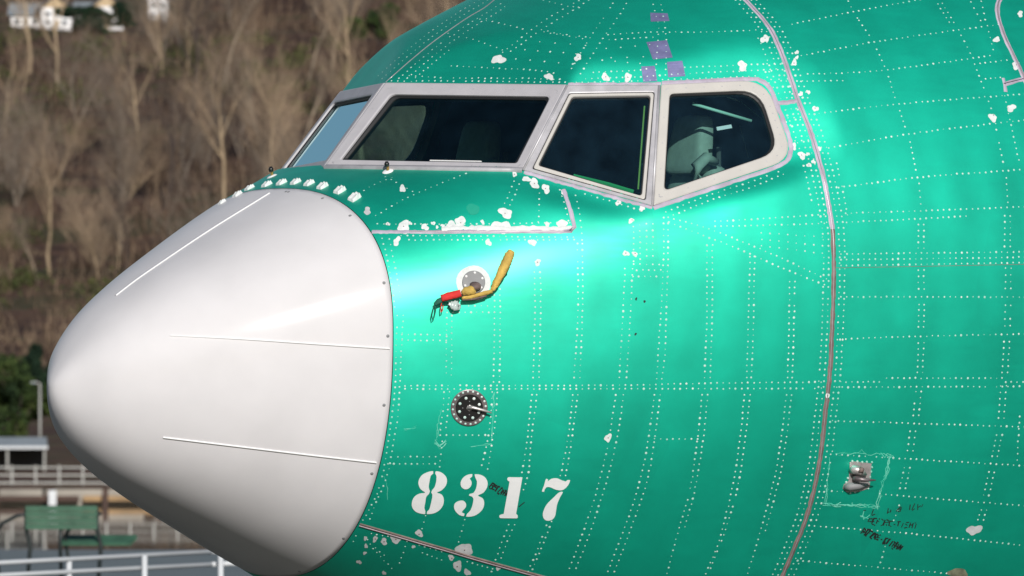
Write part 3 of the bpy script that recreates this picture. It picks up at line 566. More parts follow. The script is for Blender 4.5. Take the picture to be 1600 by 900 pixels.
def stamp(text, u, v, ang, hpx, adv, parent, keep=.85, wpx=1.5, slant=.25):
    quads = []; ca, sa = math.cos(ang), math.sin(ang)
    for i, ch in enumerate(text):
        for x0, y0, x1, y1 in GLY[ch]:
            if rng.random() > keep: continue
            pts = []
            for x, y in ((x0, y0), (x1, y1)):
                px = i * adv + x * adv * 1.1 + y * hpx * slant; py = -y * hpx; pts.append(np.array([u + px * ca - py * sa, v + px * sa + py * ca]) + rng.normal(size=2) * .9)
            d = pts[1] - pts[0]; nn = np.array([-d[1], d[0]]) / (np.linalg.norm(d) + 1e-6) * wpx * rng.uniform(.35, .65)
            quads.append([pts[0] + nn, pts[1] + nn, pts[1] - nn, pts[0] - nn])
    tag(decal('ink_stamp', quads, M['ink'], parent, .0012, False), kind='stuff')
stamp('BEFORE', 764, 762, .52, 10, 5.4, fwd_skin, .9, 2.0, .1); stamp('HI', 806, 789, .5, 9, 5, fwd_skin, .6, 1.8)
stamp('TEL  G B-IOR', 1346, 806, -.12, 8, 8, aft_skin, .55, 1.3, .4); stamp('BEFORE-TIEHT', 1356, 818, .10, 8.5, 6.4, aft_skin, .85, 1.5, .2); stamp('REFORE-GTIEHM', 1345, 833, .43, 9.5, 5.2, aft_skin, .95, 2.1, .2)

# ---- radome details
for name, pl, wd in (('lightning_strip', [(181, 462), (215, 436), (260, 405), (300, 378), (340, 352), (400, 315), (421, 302)], .0105), ('lightning_strip', [(266, 524.5), (380, 530), (500, 538), (609, 545)], .0075), ('lightning_strip', [(255, 683.5), (400, 701), (500, 713), (588, 723)], .0085)):
    ribbon(name, pl, wd, .0045, M['strip'], radome)
for u, v in ((447, 299.5), (504, 310), (547, 337), (600, 442), (606, 525), (600, 633), (581, 740), (537, 841), (468, 893), (451, 300)):
    disc_stud('screw', u, v, 2.6, M['plate'], radome, .0018)
# white tabs along the top of the radome joint
for k, (u, v, ang, sc) in enumerate(((345, 313, -.55, .8), (369, 301, -.5, .95), (390, 295, -.42, .95), (417, 289.5, -.30, 1.0), (440, 286.5, -.2, 1.0), (462, 285.5, -.1, 1.0), (483, 287.5, 0.02, 1.0), (504, 292, .15, 1.05), (531, 298.5, .3, 1.1), (554, 309.5, .42, 1.15))):
    c = cast(u, v)
    if c is None: c = cast(u + 2, v + 4)
    P, N = c; t = np.array([1., 0, .35]); t -= N * (t @ N); t /= np.linalg.norm(t); s = np.cross(N, t)
    w = .021 * sc; l = .026 * sc
    prof = [(-1.0, .000), (-.75, .012), (-.2, .017), (.25, .024), (.55, .017), (.8, .022), (1.0, .002)]
    V = []; f = []
    for a, h in prof:
        for b, hk in ((-1, .0), (-.65, 1.0), (0, .82), (.65, 1.0), (1, .0)): V.append(P + t * a * l + s * b * w * (1 - .25 * max(a, 0)) + N * (h * hk * sc * .8 - .001))
    for i in range(len(prof) - 1):
        for j in range(4): f.append((i*5+j, i*5+j+1, (i+1)*5+j+1, (i+1)*5+j))
    pmk('sealant_tab', V, f, M['sealant'], nose_skin, smooth=False)
# windshield washer studs
for u, v in ((606, 268), (419, 272)):
    c = cast(u, v) or cast(u + 6, v + 4); P, N = c; st_ = pmk('washer_stud', *discs([(P, N, 1)], .026, .006, 14), M['white'], air)
    up = np.array([0, 0, 1.]); mb = MB(); mb.tube([loc(P), loc(P + up * .028)], [.007, .006], 8); mb.build('stem', M['brass'], st_)
    mb = MB(); mb.tube([loc(P + up * .022 + [-.004, 0, 0]), loc(P + up * .034 + [-.006, 0, 0]), loc(P + up * .046 + [-.006, 0, 0])], [.009, .012, .006], 10); mb.build('knob', M['black'], st_, True)

# ---- probes
def plate_disc(name, u, v, rpx, m, parent, h=.006, n=40, inner=None):
    P, N = cast(u, v); a, b, N = frame_of(P, N); r = rpx / 350.; V = []; f = []
    prof = [(1.0, -.003), (1.0, h * .7), (.96, h), (inner or 0.0001, h)]
    if inner: prof += [(inner, -.003)]
    for k, hh in prof:
        for i in range(n): t = 2*math.pi*i/n; V.append(P + (a*math.cos(t) + b*math.sin(t)) * r * k + N * hh)
    for j in range(len(prof) - 1):
        for i in range(n): f.append((j*n+i, j*n+(i+1) % n, (j+1)*n+(i+1) % n, (j+1)*n+i))
    return pmk(name, V, f, m, parent, smooth=False), P, N, a, b
def studs(parent, P, N, a, b, r, count, m, size=.0055, h=.004, ph=0, name='screw'):
    for i in range(count):
        t = 2 * math.pi * i / count + ph; V, f = discs([(P + (a*math.cos(t) + b*math.sin(t)) * r + N * h, N, 1)], size, .0022, 8); pmk(name, V, f, m, parent)
# upper pitot probe base
blob('sealant_ring', 740, 442, 27, M['sealant'], fwd_skin, .04, 1.0, 0, .003, 24)
pl, P, N, a, b = plate_disc('pitot_base', 740, 441, 18, M['plate'], air, .010); studs(pl, P, N, a, b, .042, 6, M['strip'], .006, .0105, .4)
def lp(u, v, h): return loc(at(u, v, h))
mb = MB(); mb.tube([lp(742, 447, 0), lp(744, 449, .025), lp(738, 452, .035)], [.022, .016, .010], 12, flat=1.4); mb.build('pitot_mast', M['seam'], pl, True)
mb = MB(); mb.tube([lp(738, 453, .04), lp(722, 457, .045)], [.010, .006], 10); mb.build('pitot_tube', M['steel'], pl, True)
# angle of attack vane
rg, P, N, a, b = plate_disc('vane_ring', 733, 637, 29, M['ring'], air, .005, 48); studs(rg, P, N, a, b, .074, 20, M['rivet'], .0052, .005, .1)
dk, P, N, a, b = plate_disc('vane_disc', 733, 637, 21.5, M['black'], air, .011, 48); studs(dk, P, N, a, b, .047, 8, M['rivet'], .0068, .011, .35); studs(dk, P, N, a, b, .030, 4, M['plate'], .0028, .011, .0); studs(dk, P, N, a, b, .001, 1, M['steel'], .014, .011)
mb = MB(); mb.tube([lp(731, 636, .02), lp(740, 637, .028), lp(755, 641, .03), lp(768, 645, .03)], [.009, .0075, .006, .0035], 10, flat=.8); mb.build('vane', M['steel'], dk, True)
# lower air-temperature probe in a bare metal patch
s2 = 947 / 200.
def q2(pts): return [(1280 + x / s2, 690 + y / s2) for x, y in pts]
bp_ = decal('probe_plate', [q2([(225, 150), (255, 145), (385, 160), (380, 235), (372, 330), (350, 350), (290, 370), (200, 372), (172, 345), (180, 315), (215, 290), (222, 210)])], M['steel'], air, .003, False)
mb = MB(); mb.tube([loc(at(1280 + x / s2, 690 + y / s2, h)) for x, y, h in ((236, 215, .006), (260, 205, .03), (300, 215, .045), (345, 245, .02))], [.013, .022, .021, .006], 14); mb.build('probe_fairing', M['steel'], bp_, True)
mb = MB(); mb.tube([loc(at(1280 + x / s2, 690 + y / s2, h)) for x, y, h in ((300, 205, .062), (322, 215, .062))], [.014, .012], 14); mb.build('probe_intake', M['seam'], bp_, True)
mb = MB(); mb.tube([loc(at(1280 + x / s2, 690 + y / s2, h)) for x, y, h in ((262, 265, .004), (275, 275, .05), (340, 285, .06), (418, 285, .06))], [.014, .013, .010, .0025], 12); mb.build('probe_rod', M['ring'], bp_, True)
mb = MB(); mb.tube([loc(at(1280 + x / s2, 690 + y / s2, h)) for x, y, h in ((190, 340, .004), (225, 335, .022), (290, 328, .024), (355, 318, .006))], [.012, .019, .017, .007], 14); mb.build('probe_fin', M['plate'], bp_, True)
V, f = discs([(*cast(1280 + x / s2, 690 + y / s2), 1.0) for x, y in [(245, 145), (282, 147), (318, 152), (352, 150), (390, 153), (390, 190), (384, 222), (376, 260), (370, 295), (362, 345), (230, 380), (265, 374), (300, 362), (200, 300), (212, 270)]], .0055, .004, 8)
tag(pmk('rivets', V, f, M['rivet'], bp_, False), kind='stuff')
# ---- door window is out of view; nothing more aft

# ---- cockpit windows: frame, seal, pane; port and mirrored to starboard
def win_ring(name, loops, m, parent, nrm, side):
    """loops: list of (Nx3 outline, offset along the pane normal)"""
    V = np.concatenate([L + nrm * o for L, o in loops]); k = len(loops[0][0]); f = []
    for j in range(len(loops) - 1):
        for i in range(k): f.append((j*k+i, j*k+(i+1) % k, (j+1)*k+(i+1) % k, (j+1)*k+i))
    if side < 0: V = V * [1, -1, 1]; f = [q[::-1] for q in f]
    return pmk(name, V, f, m, parent, smooth=False)
def onp(poly, n_, p_): return np.array([onplane(u, v, n_, p_) for u, v in poly])
def lerp(a, b, t): return a + (b - a) * t
def pane(name, L, m, parent, nrm, off, side):
    V = L + nrm * off; tri = tessellate_polygon([[Vector(q) for q in V]])
    if side < 0: V = V * [1, -1, 1]
    return pmk(name, V, [list(t) for t in tri], m, parent, smooth=False)
for side in (1, -1):
    # forward windshield
    w = tag(bpy.data.objects.new('windshield', None)); link(w, air)
    O = onp(round_poly(W1_OUT, [1, 1, 1, 1]), n1, p1); I = onp(round_poly(W1_IN, [9, 9, 4, 4]), n1, p1)
    win_ring('frame', [(O, -.02), (O, .004), (lerp(O, I, .12), .007), (lerp(O, I, .9), .007), (I, .004), (I, -.03)], M['wframe'], w, n1, side)
    J = onp(round_poly([(617, 151.5), (856, 154.5), (803.5, 253), (540, 248)], [9, 9, 4, 4]), n1, p1)
    win_ring('seal', [(I, -.004), (lerp(I, J, .5), -.002), (J, -.007), (J, -.03)], M['rubber'], w, n1, side)
    pane('pane', onp(round_poly([(614, 149.5), (859, 153), (806, 255), (536, 249.5)], [9, 9, 4, 4]), n1, p1), GL1, w, n1, -.012, side)
    if side > 0:
        mb = MB(); mb.tube(loc(np.array([onplane(u, v, n1, p1 - n1 * .016) for u, v in ((615, 151), (856, 154))])), .005, 6); mb.build('amber_strip', M['amber'], w)
        mb = MB(); mb.tube(loc(np.array([onplane(u, v, n1, p1 - n1 * .009) for u, v in ((672, 250.8), (752, 252.3))])), .0032, 6); mb.build('white_edge', M['white'], w)
    sc = [(lerp(O[i], I[i], .5) + n1 * .007, n1, 1.0) for i in range(2, len(O), 2)]
    if side < 0: sc = [(P * [1, -1, 1], N * [1, -1, 1], s) for P, N, s in sc]
    V, f = discs(sc, .0032, .0006, 6); tag(pmk('screws', V, f, M['frame_grey'], w, False), kind='stuff')
    # sliding side window
    w = bpy.data.objects.new('sliding_window', None); link(w, air)
    O = onp(round_poly(W2_OUT, [1, 1, 1, 1]), n2, p2); Md = onp(round_poly(W2_MID, [4, 5, 5, 4]), n2, p2); I = onp(round_poly(W2_IN, [5, 6, 6, 5]), n2, p2)
    win_ring('frame', [(O, -.02), (O, .003), (lerp(O, Md, .15), .005), (lerp(O, Md, .9), .005), (Md, .003), (Md, -.03)], M['frame_grey'], w, n2, side)
    g = lerp(Md, I, .17); g2 = lerp(Md, I, .80)
    win_ring('gap_seal', [(Md, -.004), (g, -.004)], M['rubber'], w, n2, side)
    win_ring('sash', [(g, -.006), (g, .003), (lerp(g, g2, .2), .005), (lerp(g, g2, .85), .005), (g2, .001), (g2, -.02)], M['frame'], w, n2, side)
    win_ring('seal', [(g2, -.003), (I, -.004), (I, -.03)], M['rubber'], w, n2, side)
    pane('pane', lerp(I, g2, .3), GL3, w, n2, -.012, side)
    if side > 0:
        mb = MB(); mb.tube(loc(np.array([onplane(u, v, n2, p2 - n2 * .03) for u, v in ((1007, 166), (997, 296))])), .004, 6); mb.build('edge_strip', M['lime'], w)
        mb = MB(); mb.tube(loc(np.array([onplane(u, v, n2, p2 - n2 * .03) for u, v in ((896, 275), (950, 288), (990, 300))])), .010, 6); mb.build('lower_strip', mat('green plastic strip', (.03, .30, .10), .5), w)
        for pl_ in ([(886, 134), (817.5, 266)], [(1030, 134), (1019.5, 321)]): 
            mb = MB(); mb.tube(loc(np.array([onplane(u, v, n2, p2 + n2 * .002) for u, v in pl_])), .007, 8, flat=1.0); mb.build('post_strip', M['frame_grey'], w, True)
    # rear fixed window
    w = bpy.data.objects.new('rear_window', None); link(w, air)
    O = onp(round_poly([(1033, 133), (1196, 125.5), (1240, 248), (1021, 321.5)], [1, 38, 36, 1]), n3, p3); I = onp(round_poly(W3_IN, [7, 34, 30, 9]), n3, p3)
    win_ring('frame', [(O, -.03), (O, .004), (lerp(O, I, .1), .007), (lerp(O, I, .9), .007), (I, .004), (I, -.03)], M['frame'], w, n3, side)
    J = onp(round_poly([(1048, 149.5), (1184, 144.5), (1212.5, 237), (1039.5, 296)], [7, 34, 30, 9]), n3, p3)
    win_ring('seal', [(I, -.004), (lerp(I, J, .5), -.002), (J, -.006), (J, -.03)], M['rubber'], w, n3, side)
    pane('pane', lerp(J, I, .3), GL3, w, n3, -.012, side)
    sc = [(lerp(O[i], I[i], .5) + n3 * .007, n3, 1.0) for i in range(2, len(O), 2)]
    if side < 0: sc = [(P * [1, -1, 1], N * [1, -1, 1], s) for P, N, s in sc]
    V, f = discs(sc, .0032, .0006, 6); tag(pmk('screws', V, f, M['frame_grey'], w, False), kind='stuff')
# sealant around the window group
ribbon('window_sealant', [(1034, 129.8), (1100, 126.6), (1165, 123.6), (1188, 125.5), (1203, 138.5), (1215, 167), (1232.5, 213), (1235, 238), (1220, 257.5), (1150, 282), (1080, 305.5), (1021, 325)], .024, .0022, M['lav'], fwd_skin, wob=.12)
ribbon('window_sealant', [(1019, 324.8), (960, 308.6), (890, 289), (819, 269)], .020, .0025, M['lav'], fwd_skin, wob=.2)
ribbon('window_sealant', [(888, 131.5), (960, 131), (1033, 130.5)], .016, .002, M['lav'], fwd_skin, wob=.2)

ribbon('window_sealant', [(509, 262.2), (560, 262.7), (700, 264.5), (817, 266.4)], .026, .013, M['frame_grey'], nose_skin, sink=.004)
# ---- cockpit interior
XL = np.arange(1.6, 3.75, .03); PL = np.linspace(-math.pi / 2, 1.5 * math.pi, 180, endpoint=False); GLn = body_pt(XL[:, None], PL[None, :], -.07); VL = GLn.reshape(-1, 3); FL = grid_faces(len(XL), 180)
cl = VL[FL].mean(1); cl[:, 1] = np.abs(cl[:, 1]); ul = proj(cl); hl_ = (sdist(ul, W1_OUT) < 8) | (sdist(ul, SIDE) < 8); hl_ &= (cl[:, 2] > .55)
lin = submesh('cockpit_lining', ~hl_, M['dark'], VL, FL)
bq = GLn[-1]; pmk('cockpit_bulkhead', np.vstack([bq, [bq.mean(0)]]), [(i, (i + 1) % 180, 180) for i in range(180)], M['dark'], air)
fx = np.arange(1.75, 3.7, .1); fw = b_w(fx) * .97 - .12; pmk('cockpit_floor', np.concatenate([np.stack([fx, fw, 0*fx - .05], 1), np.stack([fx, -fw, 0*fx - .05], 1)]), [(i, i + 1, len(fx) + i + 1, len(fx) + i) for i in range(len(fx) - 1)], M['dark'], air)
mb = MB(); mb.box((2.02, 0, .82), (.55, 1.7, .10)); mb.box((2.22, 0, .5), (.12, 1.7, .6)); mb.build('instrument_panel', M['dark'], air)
mb = MB(); mb.box((2.62, 0, 1.42), (.7, .7, .06)); mb.build('overhead_panel', M['dark'], air)
def bar(name, a, b, rad, m, Y):
    mb = MB(); mb.tube(loc(np.array([atY(*a, Y[0]), atY(*b, Y[1])])), rad, 8); return mb.build(name, m, air, True)
bar('roof_rail', (1082, 162), (1174, 189), .0075, M['palegreen'], (1.12, 1.2)); bar('trim_rail', (1131, 149), (1156, 158), .004, M['white'], (1.12, 1.12)); bar('cord', (1157, 158), (1192, 187), .0016, M['palegreen'], (1.0, 1.05)); bar('cord', (1156, 196), (1169, 246), .0014, M['seat'], (.9, .9))
V = [atY(u, v, 1.17) for u, v in ((1119.5, 198.5), (1142.5, 194.5), (1144, 200), (1121, 204))]; V += [q - np.array([0, .004, 0]) for q in V]
pmk('placard', V, [(0, 1, 2, 3), (7, 6, 5, 4), (0, 4, 5, 1), (1, 5, 6, 2), (2, 6, 7, 3), (3, 7, 4, 0)], M['white'], air, False)
# ------------------------------------------------------------------ things in and on the airplane
ROOTM = Matrix.Translation(Vector(TIP)) @ Matrix.Rotation(TH, 4, 'Z')
def thing_at(name, P):           # an Empty at a point given in shape space, turned like the airplane
    o = bpy.data.objects.new(name, None); o.empty_display_size = .1; link(o); b = loc(np.asarray(P, float)); o.location = ROOTM @ Vector(b); o.rotation_euler = (0, 0, TH); return o, b
def rel(mb, b):
    mb.v = [tuple(np.asarray(p) - b) for p in mb.v]; return mb
def cushion(mb, c, d, tilt=0, n=10, top=.8, e=4.0):
    """rounded cushion: superellipsoid, narrower at its top, leaning aft by tilt"""
    c = np.array(c, float); V = []; f = []
    for i in range(n + 1):
        la = math.pi * i / n - math.pi / 2; cl_, sl = abs(math.cos(la)) ** (2 / e), math.copysign(abs(math.sin(la)) ** (2 / e), math.sin(la))
        for j in range(2 * n):
            lo = math.pi * j / n; cx = math.copysign(abs(math.cos(lo)) ** (2 / e), math.cos(lo)); cy = math.copysign(abs(math.sin(lo)) ** (2 / e), math.sin(lo))
            z = sl * d[2] / 2; k = 1 + (top - 1) * (sl + 1) / 2
            V.append(c + [cl_ * cx * d[0] / 2 + (z + d[2] / 2) * math.tan(tilt), cl_ * cy * d[1] / 2 * k, z])
    for i in range(n):
        for j in range(2 * n): f.append((i*2*n+j, i*2*n+(j+1) % (2*n), (i+1)*2*n+(j+1) % (2*n), (i+1)*2*n+j))
    return mb.add(V, f)
for sgn, lab in ((1, 'green grey pilot seat with headrest seen through the rear side window nearest the camera'), (-1, 'green grey pilot seat on the far side of the cockpit behind the windshield')):
    Y = .84 * sgn; t, b = thing_at('pilot_seat', (2.84, Y, -.05)); tag(t, lab, 'seat', 'pilot seats in the cockpit'); y = -Y
    rel(cushion(MB(), (2.76, y, .42), (.46, .46, .14)), b).build('seat_cushion', M['seat'], t, True)
    rel(cushion(MB(), (2.91, y, .70), (.13, .46, .56), .10, top=.85), b).build('backrest', M['seat'], t, True)
    rel(cushion(MB(), (2.89, y, 1.06), (.09, .30, .27), .16, top=.72, e=5.5), b).build('headrest', M['seat'], t, True)
    for q in (-1, 1):
        m_ = MB(); m_.tube([(2.93, y + q*.17, .98), (2.86, y + q*.19, 1.0), (2.80, y + q*.2, .96), (2.80, y + q*.2, .90), (2.87, y + q*.19, .88)], [.018, .026, .028, .026, .016], 10); rel(m_, b).build('bolster', M['seat'], t, True)
    m_ = MB(); m_.box((2.79, y, .15), (.30, .30, .40)); rel(m_, b).build('pedestal', M['seat_dark'], t)
    m_ = MB(); m_.tube([(2.98, y + .12, .7), (2.98, y + .12, 1.05)], .012, 8); m_.tube([(2.98, y - .12, .7), (2.98, y - .12, 1.05)], .012, 8); rel(m_, b).build('back_frame', M['seat_dark'], t)

# probe cover: fabric sleeve, pouch, strap, red streamer and cords hanging on the pitot probe
t, b = thing_at('probe_cover', at(740, 452, .04)); tag(t, 'yellow fabric probe cover with red streamer hanging from the round grey pitot plate', 'probe cover')
def L(pts): return [Vector(loc(at(u, v, h))) for u, v, h in pts]
def fabric(name, pts, rad, m, n=12, flat=1.0, wr=.0):
    m_ = MB(); m_.tube(L(pts), rad, n, True, flat)
    if wr: m_.v = [tuple(np.array(p) + rng.normal(size=3) * wr) for p in m_.v]
    return rel(m_, b).build(name, m, t, True)
def dense(pts, k=4):
    q = np.array(pts, float); s = np.linspace(0, len(q) - 1, (len(q) - 1) * k + 1); return [tuple(np.interp(s, np.arange(len(q)), q[:, i]) for i in range(q.shape[1]))] and [tuple(float(np.interp(x, np.arange(len(q)), q[:, i])) for i in range(q.shape[1])) for x in s]
sl = dense([(769, 454, 0.045, .009), (775, 443, 0.050, .015), (784, 425, 0.055, .021), (791, 410, 0.058, .023), (796, 399, 0.060, .021), (800, 392, 0.060, .012)], 4)
fabric('sleeve', [q[:3] for q in sl], [q[3] for q in sl], M['yellow'], 14, .7, .0016)
sl = dense([(722, 459, 0.050, .010), (728, 455, 0.055, .020), (735, 454, 0.055, .022), (742, 458, 0.050, .010)], 4)
fabric('pouch', [q[:3] for q in sl], [q[3] for q in sl], M['yellow'], 12, 1.0, .001)
sl = dense([(722, 466, 0.045, .006), (735, 464, 0.048, .010), (752, 460, 0.045, .011), (769, 455, 0.043, .009)], 4)
fabric('strap', [q[:3] for q in sl], [q[3] for q in sl], M['yellow'], 10, 1.0, .0008)
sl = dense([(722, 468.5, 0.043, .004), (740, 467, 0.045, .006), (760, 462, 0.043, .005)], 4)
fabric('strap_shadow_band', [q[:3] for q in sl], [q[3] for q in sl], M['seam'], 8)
sl = dense([(690, 466.5, 0.045, .0155), (700, 463, 0.048, .0175), (712, 460, 0.050, .0175), (720, 458, 0.050, .016)], 5)
fabric('red_streamer', [q[:3] for q in sl], [q[3] for q in sl], M['red'], 12, .55, .0007)
sl = dense([(679, 476, 0.035, .008), (685, 471, 0.040, .013), (691, 468, 0.043, .012), (705, 470, 0.040, .004)], 4)
fabric('green_ribbon', [q[:3] for q in sl], [q[3] for q in sl], M['dgreen'], 8, .4)
fabric('cord_loop', [(679, 475, 0.035), (676.5, 484, 0.035), (674.5, 493, 0.035), (675.5, 499, 0.035), (678, 496, 0.035), (680.5, 486, 0.035), (681, 477, 0.035)], .0026, M['dgreen'], 6)
fabric('cord_loop', [(690, 473, 0.040), (688.5, 481, 0.040), (689, 488, 0.040), (691, 486, 0.040), (692.5, 477, 0.040)], .0024, M['red'], 6)
sl = dense([(703, 473, 0.03, .010), (707, 476, 0.032, .020), (713, 478, 0.032, .022), (718, 477, 0.03, .012)], 4)
fabric('plastic_tag', [q[:3] for q in sl], [q[3] for q in sl], M['bag'], 10, .45, .003)

# ------------------------------------------------------------------ ground, water, far land
def px2w(u, v, y): return ((u - 800) / F * y, y, ZC + (VH - v) / F * y)
def zpx(v, y): return ZC + (VH - v) / F * y
def sheet(name, xs, ys, zf, m, kind='structure'):
    V = []; f = []; nx, ny = len(xs), len(ys)
    for y in ys:
        for x in xs: V.append((x, y, zf(x, y)))
    for j in range(ny - 1):
        for i in range(nx - 1): f.append((j*nx+i, j*nx+i+1, (j+1)*nx+i+1, (j+1)*nx+i))
    return tag(mk(name, V, f, m), kind=kind)
def ramp_mat(name, cols, scale=.2, detail=8, rough=.95, bump=.6, bscale=1.0, stretch=None):
    m = bpy.data.materials.new(name); m.use_nodes = True; nt = m.node_tree; bs = nt.nodes['Principled BSDF']; bs.inputs['Roughness'].default_value = rough; bs.inputs['Specular IOR Level'].default_value = .2
    tc = nt.nodes.new('ShaderNodeTexCoord'); nz = nt.nodes.new('ShaderNodeTexNoise'); nz.inputs['Scale'].default_value = scale; nz.inputs['Detail'].default_value = detail; nz.inputs['Roughness'].default_value = .65
    mp = nt.nodes.new('ShaderNodeMapping'); mp.inputs['Scale'].default_value = stretch or (1, 1, 1); nt.links.new(tc.outputs['Object'], mp.inputs['Vector']); nt.links.new(mp.outputs['Vector'], nz.inputs['Vector'])
    rp = nt.nodes.new('ShaderNodeValToRGB'); rp.color_ramp.elements[0].position = .36; rp.color_ramp.elements[1].position = .64
    rp.color_ramp.elements[0].color = (*cols[0], 1); rp.color_ramp.elements[1].color = (*cols[-1], 1)
    for i, c in enumerate(cols[1:-1]): e = rp.color_ramp.elements.new(.36 + .28 * (i + 1) / (len(cols) - 1)); e.color = (*c, 1)
    nt.links.new(nz.outputs['Fac'], rp.inputs['Fac']); nt.links.new(rp.outputs['Color'], bs.inputs['Base Color'])
    if bump:
        n2 = nt.nodes.new('ShaderNodeTexNoise'); n2.inputs['Scale'].default_value = bscale; n2.inputs['Detail'].default_value = 6; nt.links.new(tc.outputs['Object'], n2.inputs['Vector'])
        bp = nt.nodes.new('ShaderNodeBump'); bp.inputs['Strength'].default_value = bump; bp.inputs['Distance'].default_value = .5; nt.links.new(n2.outputs['Fac'], bp.inputs['Height']); nt.links.new(bp.outputs['Normal'], bs.inputs['Normal'])
    return m
B = dict(
    apron=ramp_mat('apron concrete', [(.06, .062, .056), (.095, .095, .085)], .3, bump=.1),
    hill=ramp_mat('winter hillside', [(.02, .011, .009), (.052, .028, .02), (.10, .055, .037), (.045, .045, .02), (.13, .09, .06)], .06, 12, bump=1.0, bscale=.6),
    bank=ramp_mat('dry bank', [(.12, .09, .05), (.20, .155, .10), (.10, .11, .05)], .12, bump=.5),
    bark=mat('pale bark', (.29, .23, .165), .9, var=.25, scale=.6), bark2=mat('grey bark', (.21, .175, .14), .9, var=.25, scale=.6), bark3=mat('tan bark', (.36, .27, .17), .9, var=.2, scale=.5), bark4=mat('dark bark', (.05, .036, .03), .9, var=.25, scale=.5),
    twig=mat('brown twigs', (.165, .128, .097), .9, var=.3, scale=.3), twig2=mat('tan twigs', (.29, .21, .14), .9, var=.3, scale=.3),
    brush=ramp_mat('bare undergrowth', [(.018, .011, .009), (.07, .042, .030), (.23, .165, .11), (.055, .038, .027)], .08, bump=0),
    leaf=ramp_mat('evergreen leaves', [(.012, .025, .010), (.035, .058, .016), (.07, .085, .022)], .5, bump=0), leaf2=ramp_mat('dark conifer leaves', [(.008, .02, .012), (.02, .042, .02)], .5, bump=0),
    conc=mat('bulkhead concrete', (.27, .245, .21), .9, var=.2, scale=.6), timber=mat('timber', (.28, .18, .09), .8, var=.35, scale=.5), timber_d=mat('dark timber', (.055, .03, .022), .8, var=.3, scale=.6),
    roofg=mat('grey metal roof', (.26, .29, .31), .5, var=.1, scale=1), shed=mat('dark shed wall', (.03, .03, .032), .8), rail=mat('white rail paint', (.55, .57, .59), .5, var=.05, scale=3), railg=mat('pale grey fence', (.33, .33, .31), .6, var=.1, scale=2),
    bench=mat('green bench slats', (.035, .10, .060), .6, var=.25, scale=6), iron=mat('dark iron', (.012, .018, .018), .5), housew=mat('white house wall', (.78, .77, .77), .8, var=.03, scale=1), housetan=mat('tan shingle gable', (.48, .36, .22), .85, var=.15, scale=2), roofd=mat('dark roof', (.07, .075, .085), .8, var=.2, scale=1), winp=mat('dark pane', (.05, .06, .075), .15), deck=mat('blue grey deck', (.13, .155, .165), .8, var=.1, scale=1),
)
water_m = mat('river water', (.075, .06, .036), .02, spec=.4)
sheet('ground', np.linspace(-2500, 2500, 11), [-1500, -300, 60, 160, 233], lambda x, y: 0.0, B['apron'])
sheet('river', np.linspace(-2500, 2500, 11), [232, 400, 665], lambda x, y: -1.5, water_m)
mb = MB(); mb.box((-20, 200, .15), (160, 70, .5)); tag(mb.build('promenade', B['deck']), kind='structure')
HX = np.concatenate([[-3500, -1500, -700], np.arange(-300, 301, 10), [700, 1500, 3500]]); HY = np.concatenate([[658, 662, 670, 690, 760, 900, 1050], np.arange(1100, 1780, 12), [1900, 2200, 3000, 4500]])
def hz(x, y):
    base = np.interp(y, [658, 662, 670, 690, 900, 1080, 1180, 1300, 1450, 1560, 1620, 1750, 2200, 4500], [-1.6, -1.0, -.6, -.2, 1.2, 2.5, 8.5, 20, 33, 40, 42.5, 56, 72, 90])
    n_ = math.sin(x * .05 + y * .021) * math.sin(x * .021 - y * .034 + 1.3) + .5 * math.sin(x * .13 + 2 + y * .07)
    return float(base + (n_ * 1.3 if 1100 < y < 1800 and abs(x) < 400 else 0))
sheet('hillside', HX, HY, hz, B['hill'])

# ------------------------------------------------------------------ foreground railing and benches beyond the nose
rl = empty('railing', px2w(120, 900, 150)); rl.location.z = 0; tag(rl, 'white pipe railing with two rails in front of the green benches', 'railing')
o_ = np.array(rl.location)
def rtube(name, a, b_, r, m, par, org, n=8): m_ = MB(); m_.tube([np.array(a) - org, np.array(b_) - org], r, n); return m_.build(name, m, par, True)
for v0, v1 in ((880, 862), (899, 882), (935, 918), (985, 968)): rtube('rail', px2w(-500, v0 + 26, 148), px2w(330, v1, 152), .024, B['rail'], rl, o_); rtube('rail', px2w(330, v1, 152), px2w(900, v1 - 30, 155), .024, B['rail'], rl, o_)
for k, u in enumerate((-360, -240, -125, -10, 108, 226, 345, 465, 585)):
    y = 150.5 + u * .004; v = 880 - (u / 330) * 18; p = px2w(u, v, y); rtube('post', p, (p[0], p[1], 0), .028, B['rail'], rl, o_)
def bench(u, v, y, lab):
    p = px2w(u, v, y); t = empty('park_bench', (p[0], y, .4)); tag(t, lab, 'bench'); z = p[2] - .4; k = y / F
    for i, dz in enumerate((.0, -.074, -.148, -.222)):                              # four slats of the back
        m_ = MB(); m_.box((0, -.012 * i, z + dz - .037), (112 * k, .03, .068), 0, .12); m_.build('slat', B['bench'], t)
    for i in range(4):
        m_ = MB(); m_.box((52 * k + .02 * i, .14 + .10 * i, z - .40 - .022 * (3 - i)), (114 * k, .095, .035), 0, .35); m_.build('slat', B['bench'], t)
    for sx in (-.44, .44):
        m_ = MB(); m_.tube([(sx, .06, z - .05), (sx, .05, z - .3), (sx + .05, .1, z - .5), (sx + .02, .02, 0)], .026, 8); m_.build('frame', B['iron'], t, True)
        m_ = MB(); m_.tube([(sx + .05, .03, z - .1), (sx - .12, .06, z - .13), (sx - .30, .12, z - .22), (sx - .40, .18, z - .38), (sx - .37, .2, z - .62), (sx - .34, .2, 0)], .024, 8); m_.build('armrest', B['iron'], t, True)
    m_ = MB(); m_.tube([(0, .03, z - .2), (-.02, .04, z - .45), (0, .1, 0)], .026, 8); m_.build('frame', B['iron'], t, True)
